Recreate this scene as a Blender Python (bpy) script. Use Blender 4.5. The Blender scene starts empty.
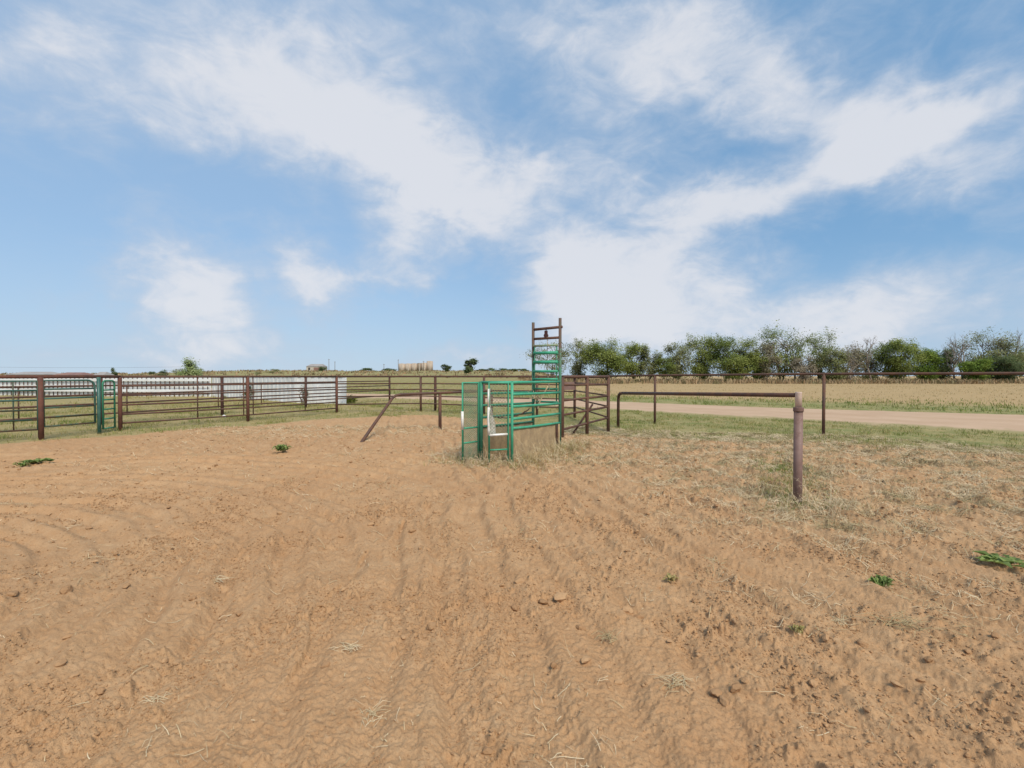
import bpy, math, random
import numpy as np
from mathutils import Vector, Matrix

S = bpy.context.scene
COL = S.collection
R = math.radians
F = 480.0            # focal length in pixels for a 1024 px wide frame
EYE = 1.52
HOR = 376.0

# ------------------------------------------------------------------ camera
cam = bpy.data.objects.new('camera', bpy.data.cameras.new('camera'))
COL.objects.link(cam)
cam.data.sensor_width = 36.0
cam.data.lens = 36.0 * F / 1024.0
cam.location = (0, 0, EYE)
cam.rotation_euler = (R(90 - 0.955), 0, 0)
cam.data.clip_start = 0.05
cam.data.clip_end = 9000
S.camera = cam

# ------------------------------------------------------------------ view, sun, sky
S.view_settings.view_transform = 'Standard'
S.view_settings.look = 'None'
S.view_settings.gamma = 1
S.view_settings.exposure = 0.55
S.view_settings.use_curve_mapping = False
SUN_EL, SUN_AZ = 50.0, 154.0        # azimuth measured from +Y towards +X (negative: left)
SUN_STRENGTH, SUN_ANGLE = 2.7, 24.0
SKY_STRENGTH = 0.072
sd = bpy.data.lights.new('sun', 'SUN')
sd.energy = SUN_STRENGTH
sd.angle = R(SUN_ANGLE)
sd.color = (1.0, 0.93, 0.80)
sun = bpy.data.objects.new('sun', sd)
COL.objects.link(sun)
az, el = R(SUN_AZ), R(SUN_EL)
sdir = Vector((math.sin(az) * math.cos(el), math.cos(az) * math.cos(el), math.sin(el)))
sun.rotation_euler = sdir.to_track_quat('Z', 'Y').to_euler()
sun.location = (-20, 10, 40)

W = bpy.data.worlds.new('World')
S.world = W
W.use_nodes = True
nt = W.node_tree
nt.nodes.clear()


class NB:
    """small helper for node trees"""
    def __init__(s, nt): s.nt = nt
    def n(s, t, **kw):
        x = s.nt.nodes.new(t)
        for k, v in kw.items():
            if k.startswith('i_'):
                key = k[2:]
                key = int(key) if key.isdigit() else key.replace('_', ' ')
                x.inputs[key].default_value = v
            else:
                setattr(x, k, v)
        return x
    def l(s, a, b): s.nt.links.new(a, b)
    def set(s, sock, v):
        if hasattr(v, 'is_output'): s.l(v, sock)
        else: sock.default_value = v
    def math(s, op, a, b=0.0, c=0.0, clamp=False):
        x = s.nt.nodes.new('ShaderNodeMath'); x.operation = op; x.use_clamp = clamp
        s.set(x.inputs[0], a); s.set(x.inputs[1], b); s.set(x.inputs[2], c)
        return x.outputs[0]
    def mix(s, f, a, b, blend='MIX'):
        x = s.nt.nodes.new('ShaderNodeMix'); x.data_type = 'RGBA'; x.blend_type = blend
        s.set(x.inputs[0], f)
        for sock, v in ((x.inputs[6], a), (x.inputs[7], b)):
            if isinstance(v, tuple) and len(v) == 3: v = (*v, 1)
            s.set(sock, v)
        return x.outputs[2]
    def noise(s, vec, scale, detail=3.0, rough=0.55, dist=0.0, out=0):
        x = s.nt.nodes.new('ShaderNodeTexNoise')
        if vec is not None: s.l(vec, x.inputs['Vector'])
        x.inputs['Scale'].default_value = scale
        x.inputs['Detail'].default_value = detail
        x.inputs['Roughness'].default_value = rough
        x.inputs['Distortion'].default_value = dist
        return x.outputs[out]
    def smooth(s, v, lo, hi, a=0.0, b=1.0):
        x = s.nt.nodes.new('ShaderNodeMapRange'); x.interpolation_type = 'SMOOTHSTEP'
        s.set(x.inputs[0], v)
        for k, q in zip((1, 2, 3, 4), (lo, hi, a, b)): x.inputs[k].default_value = q
        return x.outputs[0]


b = NB(nt)
sky = b.n('ShaderNodeTexSky', sky_type='NISHITA', sun_disc=False)
sky.sun_elevation = el
sky.sun_rotation = az
sky.altitude = 1500
sky.air_density = 1.0
sky.dust_density = 0.6
sky.ozone_density = 1.6
tc = b.n('ShaderNodeTexCoord')
sep = b.n('ShaderNodeSeparateXYZ')
b.l(tc.outputs['Generated'], sep.inputs[0])
azn = b.math('ARCTAN2', sep.outputs[0], sep.outputs[1])
eln = b.math('ARCSINE', sep.outputs[2])
comb0 = b.n('ShaderNodeCombineXYZ')
b.l(azn, comb0.inputs[0]); b.l(eln, comb0.inputs[1])
wn = b.n('ShaderNodeTexNoise', i_Scale=5.0, i_Detail=6.0, i_Roughness=0.6)
b.l(tc.outputs['Generated'], wn.inputs['Vector'])
wsub = b.n('ShaderNodeVectorMath', operation='MULTIPLY_ADD')
b.l(wn.outputs['Color'], wsub.inputs[0])
wsub.inputs[1].default_value = (0.17, 0.15, 0)
b.l(comb0.outputs[0], wsub.inputs[2])
wcen = b.n('ShaderNodeVectorMath', operation='ADD')
b.l(wsub.outputs[0], wcen.inputs[0]); wcen.inputs[1].default_value = (-0.085, -0.075, 0)
uv = wcen.outputs[0]


def blob(px, py, rx, ry, rot, wt):
    a0 = math.atan2(px - 512, F)
    e0 = math.atan2(HOR - py, F / math.cos(a0))
    c = math.cos(a0)
    m = b.n('ShaderNodeMapping', vector_type='TEXTURE')
    b.l(uv, m.inputs['Vector'])
    m.inputs['Location'].default_value = (a0, e0, 0)
    m.inputs['Rotation'].default_value = (0, 0, R(-rot))
    m.inputs['Scale'].default_value = (1.6 * rx * c / F, 1.6 * ry * c * 0.95 / F, 1)
    g = b.n('ShaderNodeTexGradient', gradient_type='SPHERICAL')
    b.l(m.outputs[0], g.inputs[0])
    return b.math('MULTIPLY', g.outputs['Fac'], wt)


BLOBS = [(250, 80, 120, 52, 0, 1.1), (130, 105, 85, 36, -12, .55), (15, 62, 70, 26, -15, .7), (335, 140, 80, 55, 30, .7),
         (436, 208, 66, 50, 22, 1.25), (345, 175, 40, 22, 20, -.35), (390, 135, 90, 55, 0, .55), (500, 195, 60, 30, 0, .35),
         (560, 245, 70, 42, 35, .8), (655, 272, 105, 58, -15, 1.2), (610, 185, 110, 30, -8, .55), (590, 300, 70, 36, 0, .75),
         (640, 66, 120, 42, 18, .8), (770, 85, 120, 40, 28, .75), (880, 125, 130, 34, 8, .75), (965, 105, 80, 22, -28, .6),
         (800, 182, 110, 24, -8, .8), (860, 150, 50, 30, -40, .45), (1000, 185, 60, 30, 10, .5),
         (865, 305, 60, 38, -30, .65), (760, 315, 110, 38, 0, .75), (905, 265, 40, 40, 60, .3),
         (170, 268, 48, 38, 55, .8), (205, 305, 58, 46, 40, .9), (235, 335, 70, 30, 0, .45), (292, 255, 44, 36, 60, .8),
         (325, 290, 36, 26, 40, .8), (372, 275, 34, 16, 0, .75), (425, 287, 14, 12, 0, .4),
         (1010, 285, 50, 60, 0, .5), (480, 362, 70, 14, 0, .6), (60, 130, 70, 26, -20, .35), (395, 250, 50, 26, 30, .35), (700, 215, 60, 22, -10, .35), (150, 355, 150, 18, 0, .4), (700, 340, 300, 24, 0, .5),
         (512, 30, 400, 26, 0, .35), (500, 100, 50, 36, 20, -.3), (585, 165, 80, 36, -10, .35), (712, 148, 60, 26, 10, -.4), (840, 250, 100, 36, 0, -.5), (460, 110, 120, 70, 0, .3), (930, 190, 120, 40, 0, .3), (100, 290, 60, 40, 0, .15), (265, 195, 70, 24, 10, -.4), (500, 310, 60, 40, 0, -.45), (390, 325, 90, 30, 0, -.3),
         (548, 214, 50, 18, 10, -.4), (60, 220, 90, 80, 0, -.3), (950, 230, 80, 30, 0, -.4), (345, 225, 40, 25, 0, -.3)]
tot = None
for q in BLOBS:
    v = blob(*q)
    tot = v if tot is None else b.math('ADD', tot, v)
# stretched cloud-deck noise, defined on the sky itself
mp = b.n('ShaderNodeMapping')
b.l(tc.outputs['Generated'], mp.inputs['Vector'])
mp.inputs['Scale'].default_value = (1, 1, 1.9)
mp.inputs['Rotation'].default_value = (0.1, 0.25, 0)
f1 = b.noise(mp.outputs[0], 4.5, 9, 0.62, 0.35)
f2 = b.noise(mp.outputs[0], 16.0, 8, 0.6, 0.6)
field = b.math('ADD', tot, b.math('MULTIPLY', b.math('SUBTRACT', f1, 0.5), 0.7))
f3 = b.noise(mp.outputs[0], 8.5, 7, 0.6, 0.8)
field = b.math('ADD', field, b.math('MULTIPLY', b.math('SUBTRACT', f3, 0.5), 1.2))
field = b.math('ADD', field, b.math('MULTIPLY', b.math('SUBTRACT', f2, 0.5), 0.9))
mask = b.math('MULTIPLY_ADD', b.smooth(field, -0.28, 1.2), 0.80, 0.15)
# cloud brightness varies softly within the cloud
cl = b.mix(b.smooth(field, 0.3, 1.3), (4.9, 5.7, 6.9), (7.3, 7.4, 7.8))
skyc = b.mix(1.0, sky.outputs[0], (1.75, 1.78, 1.6), 'MULTIPLY')
tone = b.mix(b.smooth(azn, -0.5, 0.55), (2.6, 4.45, 7.0), (1.05, 3.05, 5.7))
skyc = b.mix(0.75, skyc, tone)
hz = b.smooth(eln, 0.0, 0.26, 0.6, 0.0)
skyc = b.mix(hz, skyc, (4.4, 5.7, 7.2))
skyc = b.mix(b.math('MULTIPLY', mask, 0.93), skyc, cl)
bg = b.n('ShaderNodeBackground')
bg.inputs['Strength'].default_value = SKY_STRENGTH
b.l(skyc, bg.inputs[0])
wo = b.n('ShaderNodeOutputWorld')
b.l(bg.outputs[0], wo.inputs[0])

# ------------------------------------------------------------------ noise + terrain (numpy)
rng = np.random.default_rng(7)
_perm = rng.permutation(1024)
_grad = rng.normal(size=(1024, 2)); _grad /= np.linalg.norm(_grad, axis=1)[:, None]


def perlin(x, y):
    xi = np.floor(x).astype(np.int64); yi = np.floor(y).astype(np.int64)
    xf = x - xi; yf = y - yi
    u = xf * xf * xf * (xf * (xf * 6 - 15) + 10); v = yf * yf * yf * (yf * (yf * 6 - 15) + 10)
    def g(ix, iy, dx, dy):
        k = _perm[(_perm[ix & 1023] + iy) & 1023]
        return _grad[k, 0] * dx + _grad[k, 1] * dy
    n00 = g(xi, yi, xf, yf); n10 = g(xi + 1, yi, xf - 1, yf)
    n01 = g(xi, yi + 1, xf, yf - 1); n11 = g(xi + 1, yi + 1, xf - 1, yf - 1)
    return (n00 * (1 - u) + n10 * u) * (1 - v) + (n01 * (1 - u) + n11 * u) * v


def fbm(x, y, o=4, lac=2.03, gain=0.5):
    s = 0; a = 1
    for i in range(o):
        s = s + a * perlin(x + 17.3 * i, y - 9.1 * i); x = x * lac; y = y * lac; a *= gain
    return s


def sst(x, a, c):
    t = np.clip((x - a) / (c - a), 0, 1); return t * t * (3 - 2 * t)


def poly_sd(x, y, P):
    """signed distance to a polygon, positive inside"""
    P = np.array(P, float); d2 = np.full(x.shape, 1e18); ins = np.zeros(x.shape, bool)
    for i in range(len(P)):
        a, c = P[i], P[(i + 1) % len(P)]
        ex, ey = c - a
        t = np.clip(((x - a[0]) * ex + (y - a[1]) * ey) / (ex * ex + ey * ey), 0, 1)
        d2 = np.minimum(d2, (x - a[0] - t * ex) ** 2 + (y - a[1] - t * ey) ** 2)
        cond = ((a[1] > y) != (c[1] > y))
        with np.errstate(divide='ignore', invalid='ignore'):
            xs = a[0] + (y - a[1]) * ex / (ey if ey != 0 else 1e-12)
        ins ^= cond & (x < xs)
    return np.where(ins, 1, -1) * np.sqrt(d2)


ARENA = [(-13.2, 9.0), (-11.5, 10.9), (-10.0, 12.4), (-7.9, 15.0), (-6.0, 17.9), (-3.2, 18.6), (-0.6, 16.2), (0.6, 13.6),
         (2.3, 12.4), (3.2, 12.0), (4.6, 11.4), (7.4, 10.9), (9.8, 9.0), (15, 6.0), (28, -4), (28, -25), (-28, -25), (-18, 4)]
ROAD_FAR = [(-75, 80), (-40, 60), (-22, 47), (-14.9, 43), (-6.7, 39), (0, 34.2), (6.5, 28.9), (12.8, 23.4), (20.7, 19.0), (34, 13), (60, 2), (110, -18)]
ROAD_NEAR = [(-75, 70), (-40, 50), (-22, 38.5), (-12, 34), (-5.5, 31), (0, 26.2), (4.7, 21.3), (9.3, 16.9), (13.2, 12.9), (22, 7), (50, -6), (105, -30)]
ROAD = ROAD_FAR + ROAD_NEAR[::-1]
CH_A = np.array([0.0, 8.4]); CH_U = np.array([0.477, 0.879]); CH_N = np.array([-0.879, 0.477])
CH_L, CH_W = 2.16, 0.64
CH_C = CH_A + CH_U * CH_L / 2 + CH_N * CH_W / 2


def base_h(x, y):
    r = np.hypot(x, y); a = np.degrees(np.arctan2(x, y))
    w = (1 - sst(a, 1, 9)) * (0.55 + 0.45 * sst(a, -42, -26))
    h = 4.3 * sst(r, 45, 300) * w * (np.cos(np.radians(np.clip(a, -90, 90))) > 0.02)
    h = h + 0.12 * fbm(x / 23, y / 23, 2) * sst(r, 25, 60) + 0.5 * fbm(x / 70 + 5, y / 70, 3) * sst(r, 90, 260) * w
    return h


def litter(x, y):
    """0..1 how much straw lies here"""
    n = fbm(x / 1.3 + 3, y / 1.3, 4) + 0.35 * perlin(x / 0.35, y / 0.35)
    right = sst(x, 0.4, 4.2) * sst(y, 2.2, 6.5)
    dch = np.hypot(x - CH_C[0], y - CH_C[1]); chute = 1 - sst(dch, 0.9, 2.4)
    dp = np.hypot(x - 3.40, (y - 5.6) * 0.75); post = 1 - sst(dp, 0.25, 1.0)
    mid = sst(y, 10, 15) * 0.35
    return np.clip(0.07 + n * (0.25 + 0.5 * right) + 0.64 * right + 0.75 * chute + 0.8 * post + mid, 0, 1)


def arena_sd(x, y):
    return poly_sd(x, y, ARENA) + 0.55 * fbm(x / 1.6, y / 1.6 + 4, 4)


def height(x, y, detail=True):
    r = np.hypot(x, y)
    h = base_h(x, y)
    if not detail: return h
    near = r < 45
    if near.any():
        xs, ys = x[near], y[near]
        dm = sst(arena_sd(xs, ys), -0.1, 0.6)
        fade = 1 - sst(r[near], 25, 44)
        wx = xs + 0.23 * ys + 0.24 * fbm(xs / 2.4, ys / 2.4, 3) + 0.10 * perlin(xs / 0.5 + 9, ys / 0.5)
        w2 = np.hypot(xs + 6.0, (ys - 1.5) * .9) + .20 * fbm(xs / 2.0 + 8, ys / 2.0, 3)
        bl = sst(-xs + .5 * fbm(xs / 2, ys / 2 + 5, 2), .5, 1.7) * (1 - sst(ys, 8, 11)); wx = np.where(bl > .5, w2, wx)
        fur = np.sin(wx * 2 * np.pi / 0.40) * 0.65 + np.sin(wx * 2 * np.pi / 0.175 + 1.7) * 0.35
        famp = 0.8 + 0.5 * np.clip(0.4 + 1.6 * fbm(xs / 1.5 + 31, ys / 3.0, 3), 0, 1.4)
        med = fbm(xs / 0.55, ys / 0.75, 4)
        rid = 1.2 * fbm(xs / 0.13 + 11, ys / 0.16, 4, 2.1, .62)
        cl = np.clip(fbm(xs / 0.10 + 50, ys / 0.115, 4, 2.2, .58) - 0.22, 0, .5)
        cm = np.clip(0.5 + 1.3 * fbm(xs / 0.9 + 71, ys / 0.9, 3), 0, 1.2)
        fine = fbm(xs / 0.042, ys / 0.042, 3, 2.1, .65)
        big = fbm(xs / 3.2 + 13, ys / 3.2, 3)
        hd = 0.030 * fur * famp + 0.018 * med + 0.009 * rid * cm + 0.095 * cl * cm + 0.012 * fine + 0.03 * big
        # tractor berm / rut along the right rail
        hd = hd + np.clip(litter(xs, ys) + .25, 0, 1) * (0.062 * np.clip(fbm(xs / .19 + 5, ys / .26, 4), -.4, 1) + 0.055 * np.abs(perlin(xs / .085, ys / .12)) - .02) * sst(ys, 2.5, 6)
        hg = 0.025 * med + 0.05 * big + 0.02 * fbm(xs / 0.12, ys / 0.12, 2)
        rd = sst(poly_sd(xs, ys, ROAD), -0.8, 0.4)
        hh = (dm * hd + (1 - dm) * hg) * (1 - rd)
        # tread flattened / piled under chute
        h = h.copy(); h[near] += hh * fade - 0.03 * rd
    return h


def hz1(x, y):
    return float(height(np.array([x], float), np.array([y], float))[0])


# ------------------------------------------------------------------ mesh helpers
def np_mesh(name, V, loops, totals, mat, smooth=False):
    me = bpy.data.meshes.new(name)
    V = np.asarray(V, np.float32); loops = np.asarray(loops, np.int32); totals = np.asarray(totals, np.int32)
    me.vertices.add(len(V)); me.vertices.foreach_set('co', V.ravel())
    me.loops.add(len(loops)); me.loops.foreach_set('vertex_index', loops)
    me.polygons.add(len(totals))
    starts = np.concatenate(([0], np.cumsum(totals)[:-1])).astype(np.int32)
    me.polygons.foreach_set('loop_start', starts)
    me.polygons.foreach_set('use_smooth', np.full(len(totals), smooth))
    me.update(calc_edges=True)
    if mat: me.materials.append(mat)
    return me


class MB:
    def __init__(s): s.v = []; s.f = []
    def tube(s, pts, r, seg=8, cap=True, r1=None):
        pts = [Vector(p) for p in pts]; n = len(pts)
        base = len(s.v); prev = None
        for i, p in enumerate(pts):
            if i == 0: t = pts[1] - p
            elif i == n - 1: t = p - pts[-2]
            else: t = (pts[i + 1] - p).normalized() + (p - pts[i - 1]).normalized()
            t.normalize()
            if prev is None:
                up = Vector((0, 0, 1)) if abs(t.z) < 0.9 else Vector((1, 0, 0))
                a = t.cross(up).normalized()
            else:
                a = (prev - t * prev.dot(t)).normalized()
            prev = a; c = t.cross(a)
            rr = r if r1 is None else r + (r1 - r) * i / (n - 1)
            for k in range(seg):
                th = 2 * math.pi * k / seg
                s.v.append(p + (a * math.cos(th) + c * math.sin(th)) * rr)
        for i in range(n - 1):
            for k in range(seg):
                k2 = (k + 1) % seg
                s.f.append((base + i * seg + k, base + i * seg + k2, base + (i + 1) * seg + k2, base + (i + 1) * seg + k))
        if cap:
            s.f.append(tuple(base + k for k in range(seg))[::-1])
            s.f.append(tuple(base + (n - 1) * seg + k for k in range(seg)))
        return s
    def box(s, c, size, rot=0.0, M=None):
        x, y, z = (q / 2 for q in size); base = len(s.v)
        m = M or Matrix.Rotation(rot, 3, 'Z')
        for dz in (-z, z):
            for dx, dy in ((-x, -y), (x, -y), (x, y), (-x, y)):
                s.v.append(Vector(c) + m @ Vector((dx, dy, dz)))
        for f in ((3, 2, 1, 0), (4, 5, 6, 7), (0, 1, 5, 4), (1, 2, 6, 5), (2, 3, 7, 6), (3, 0, 4, 7)):
            s.f.append(tuple(base + i for i in f))
        return s
    def poly(s, pts, faces):
        base = len(s.v); s.v += [Vector(p) for p in pts]
        s.f += [tuple(base + i for i in f) for f in faces]
        return s
    def build(s, name, mat, parent=None, smooth=True, origin=None):
        o0 = Vector(parent_loc(parent)) if parent else Vector(origin or (0, 0, 0))
        me = bpy.data.meshes.new(name)
        me.from_pydata([v - o0 for v in s.v], [], s.f)
        me.materials.append(mat)
        if smooth:
            me.polygons.foreach_set('use_smooth', [len(f) == 4 for f in s.f])
        me.update()
        o = bpy.data.objects.new(name, me); COL.objects.link(o)
        if parent: o.parent = parent
        else: o.location = o0
        return o


def parent_loc(p):
    l = Vector((0, 0, 0))
    while p: l += p.location; p = p.parent
    return l


def tag(o, label, cat, group=None, kind=None):
    if label: o['label'] = label
    if cat: o['category'] = cat
    if group: o['group'] = group
    if kind: o['kind'] = kind
    return o


def thing(name, label, cat, loc, group=None):
    o = bpy.data.objects.new(name, None); COL.objects.link(o)
    o.empty_display_size = 0.2; o.location = loc
    return tag(o, label, cat, group)


# ------------------------------------------------------------------ materials
def newmat(name):
    m = bpy.data.materials.new(name); m.use_nodes = True
    m.node_tree.nodes.clear(); q = NB(m.node_tree)
    out = q.n('ShaderNodeOutputMaterial'); p = q.n('ShaderNodeBsdfPrincipled')
    q.l(p.outputs[0], out.inputs[0])
    return m, q, p, out


def paint(name, c1, c2, rough=0.6, scale=6.0, lo=0.4, hi=0.62, c3=None, spec=0.4, bump=0.15, zband=None):
    """metal paint c1 worn through to c2 in patches, with fine mottling"""
    m, q, p, out = newmat(name)
    g = q.n('ShaderNodeNewGeometry').outputs['Position']
    n1 = q.noise(g, scale, 6, 0.65)
    n2 = q.noise(g, scale * 9, 4, 0.6)
    f = q.math('ADD', n1, q.math('MULTIPLY', q.math('SUBTRACT', n2, 0.5), 0.25))
    if zband:
        sp = q.n('ShaderNodeSeparateXYZ'); q.l(g, sp.inputs[0])
        f = q.math('ADD', f, q.smooth(sp.outputs[2], zband[0], zband[1], 0.0, zband[2]))
    fac = q.smooth(f, lo, hi)
    c = q.mix(fac, c1, c2)
    if c3: c = q.mix(q.smooth(n2, 0.55, 0.75), c, c3)
    c = q.mix(q.smooth(q.noise(g, scale * 3, 3), 0.3, 0.8, 0.0, 0.35), c, tuple(x * 0.6 for x in c1))
    q.l(c, p.inputs['Base Color'])
    q.l(q.smooth(fac, 0, 1, rough, min(1, rough + 0.25)), p.inputs['Roughness'])
    p.inputs['Specular IOR Level'].default_value = spec
    bp = q.n('ShaderNodeBump', i_Strength=bump, i_Distance=0.004)
    q.l(n2, bp.inputs['Height']); q.l(bp.outputs[0], p.inputs['Normal'])
    return m


M = {}
M['rust'] = paint('rusty_pipe', (0.085, 0.044, 0.032), (0.145, 0.07, 0.044), 0.62, 5, c3=(0.085, 0.05, 0.04))
M['rust_dark'] = paint('dark_rusty_pipe', (0.05, 0.022, 0.018), (0.10, 0.04, 0.026), 0.65, 5)
M['rust_red'] = paint('red_rusty_pipe', (0.10, 0.04, 0.028), (0.15, 0.06, 0.038), 0.65, 5)
M['mauve'] = paint('weathered_mauve_pipe', (0.225, 0.14, 0.118), (0.18, 0.105, 0.085), 0.6, 4, c3=(0.26, 0.17, 0.145))
M['mauve_pale'] = paint('bleached_pipe', (0.62, 0.48, 0.40), (0.48, 0.35, 0.28), 0.65, 9)
M['green'] = paint('green_enamel', (0.045, 0.31, 0.175), (0.06, 0.36, 0.22), 0.42, 5, c3=(0.13, 0.17, 0.10), spec=0.4)
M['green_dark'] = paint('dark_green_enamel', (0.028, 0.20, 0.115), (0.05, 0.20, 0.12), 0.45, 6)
M['green_worn'] = paint('worn_green_enamel', (0.045, 0.21, 0.12), (0.13, 0.075, 0.05), 0.55, 7, 0.52, 0.66)
M['green_tower'] = paint('green_to_rust', (0.07, 0.20, 0.12), (0.125, 0.065, 0.05), 0.55, 7, 0.62, 0.86, zband=(1.3, 2.35, 0.42))
M['teal'] = paint('teal_enamel', (0.030, 0.115, 0.095), (0.07, 0.15, 0.12), 0.45, 6, c3=(0.10, 0.07, 0.05))
M['gate_worn'] = paint('gate_tube', (0.035, 0.085, 0.055), (0.12, 0.065, 0.035), 0.55, 3, 0.42, 0.6)
M['mesh_green'] = paint('green_wire', (0.20, 0.30, 0.19), (0.33, 0.31, 0.20), 0.6, 7)
M['white'] = paint('white_metal', (0.80, 0.80, 0.79), (0.70, 0.69, 0.66), 0.5, 1.2, c3=(0.74, 0.73, 0.71), bump=0.05)
M['white_worn'] = paint('worn_white', (0.82, 0.80, 0.76), (0.62, 0.58, 0.50), 0.6, 8)
M['tan_sheet'] = paint('muddy_sheet', (0.34, 0.24, 0.135), (0.46, 0.33, 0.185), 0.85, 6, 0.35, 0.65, c3=(0.20, 0.15, 0.085))
M['tank'] = paint('tan_tank', (0.50, 0.40, 0.31), (0.44, 0.34, 0.26), 0.6, 0.3, bump=0.02)
M['tank_dark'] = paint('dark_tank', (0.22, 0.17, 0.12), (0.28, 0.21, 0.15), 0.6, 0.3, bump=0.02)
M['house_wall'] = paint('pale_siding', (0.55, 0.48, 0.40), (0.48, 0.42, 0.35), 0.8, 0.5, bump=0.02)
M['roof_brown'] = paint('brown_roof', (0.24, 0.13, 0.11), (0.30, 0.17, 0.13), 0.75, 0.4, bump=0.02)
M['roof_grey'] = paint('grey_roof', (0.36, 0.33, 0.31), (0.30, 0.27, 0.25), 0.75, 0.4, bump=0.02)
M['dark'] = paint('dark_opening', (0.05, 0.045, 0.04), (0.07, 0.06, 0.05), 0.7, 1)
M['wood_pole'] = paint('grey_wood', (0.16, 0.12, 0.09), (0.22, 0.17, 0.13), 0.9, 2)
M['wire'] = paint('wire', (0.16, 0.16, 0.17), (0.2, 0.2, 0.2), 0.5, 1)
M['rope'] = paint('rope', (0.38, 0.33, 0.26), (0.28, 0.24, 0.18), 0.9, 20)
M['pulley'] = paint('oxblood_iron', (0.08, 0.026, 0.026), (0.06, 0.026, 0.024), 0.6, 15)


def leafmat(name, cols, transl=0.38, var=0.22):
    m, q, p, out = newmat(name)
    geo = q.n('ShaderNodeNewGeometry'); g = geo.outputs['Position']
    rnd = geo.outputs['Random Per Island']
    c = q.mix(rnd, cols[0], cols[1])
    c = q.mix(q.smooth(q.noise(g, var, 4, 0.6), 0.42, 0.62), c, cols[2])
    q.l(c, p.inputs['Base Color']); p.inputs['Roughness'].default_value = 0.65
    p.inputs['Specular IOR Level'].default_value = 0.2
    t = q.n('ShaderNodeBsdfTranslucent'); q.l(c, t.inputs[0])
    mx = q.n('ShaderNodeMixShader', i_0=transl)
    q.l(p.outputs[0], mx.inputs[1]); q.l(t.outputs[0], mx.inputs[2]); q.l(mx.outputs[0], out.inputs[0])
    return m


LEAF = {
    'green': leafmat('leaves_green', ((0.23, 0.275, 0.065), (0.33, 0.36, 0.11), (0.17, 0.215, 0.05))),
    'olive': leafmat('leaves_olive', ((0.25, 0.265, 0.115), (0.33, 0.33, 0.16), (0.20, 0.22, 0.085))),
    'dark': leafmat('leaves_dark', ((0.11, 0.155, 0.055), (0.17, 0.20, 0.085), (0.085, 0.115, 0.045))),
    'grey': leafmat('leaves_grey', ((0.31, 0.265, 0.19), (0.38, 0.33, 0.245), (0.25, 0.235, 0.14))),
    'bright': leafmat('leaves_bright', ((0.189, 0.27, 0.04), (0.275, 0.351, 0.069), (0.131, 0.203, 0.034))),
    'yellow': leafmat('leaves_yellow', ((0.22, 0.28, 0.03), (0.30, 0.33, 0.05), (0.15, 0.2, 0.03))),
    'pale': leafmat('leaves_pale', ((0.36, 0.42, 0.17), (0.46, 0.50, 0.26), (0.22, 0.29, 0.09))),
}
M['bark'] = paint('bark', (0.16, 0.125, 0.095), (0.22, 0.175, 0.135), 0.95, 2.5)
M['deadwood'] = paint('dead_wood', (0.22, 0.185, 0.155), (0.30, 0.255, 0.215), 0.95, 2.5)
M['grass'] = leafmat('grass_blades', ((0.217, 0.223, 0.063), (0.348, 0.317, 0.109), (0.406, 0.317, 0.138)), 0.2, 0.9)
M['grass_green'] = leafmat('green_grass_blades', ((0.145, 0.203, 0.046), (0.246, 0.27, 0.069), (0.29, 0.257, 0.092)), 0.2, 0.7)
M['grass_dry'] = leafmat('dry_grass_blades', ((0.43, 0.30, 0.145), (0.50, 0.365, 0.19), (0.35, 0.27, 0.125)), 0.15, 0.6)
M['straw'] = leafmat('straw', ((0.56, 0.44, 0.27), (0.70, 0.57, 0.38), (0.42, 0.33, 0.18)), 0.1, 2.0)
M['matted'] = leafmat('matted_grass', ((0.30, 0.24, 0.125), (0.46, 0.37, 0.22), (0.25, 0.225, 0.11)), 0.1, 2.0)
M['scrub'] = leafmat('dry_scrub', ((0.29, 0.203, 0.115), (0.406, 0.27, 0.149), (0.189, 0.162, 0.081)), 0.1, 0.3)
M['weed'] = leafmat('weed_leaves', ((0.18, 0.245, 0.065), (0.26, 0.33, 0.10), (0.13, 0.18, 0.05)), 0.25, 5)


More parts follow.
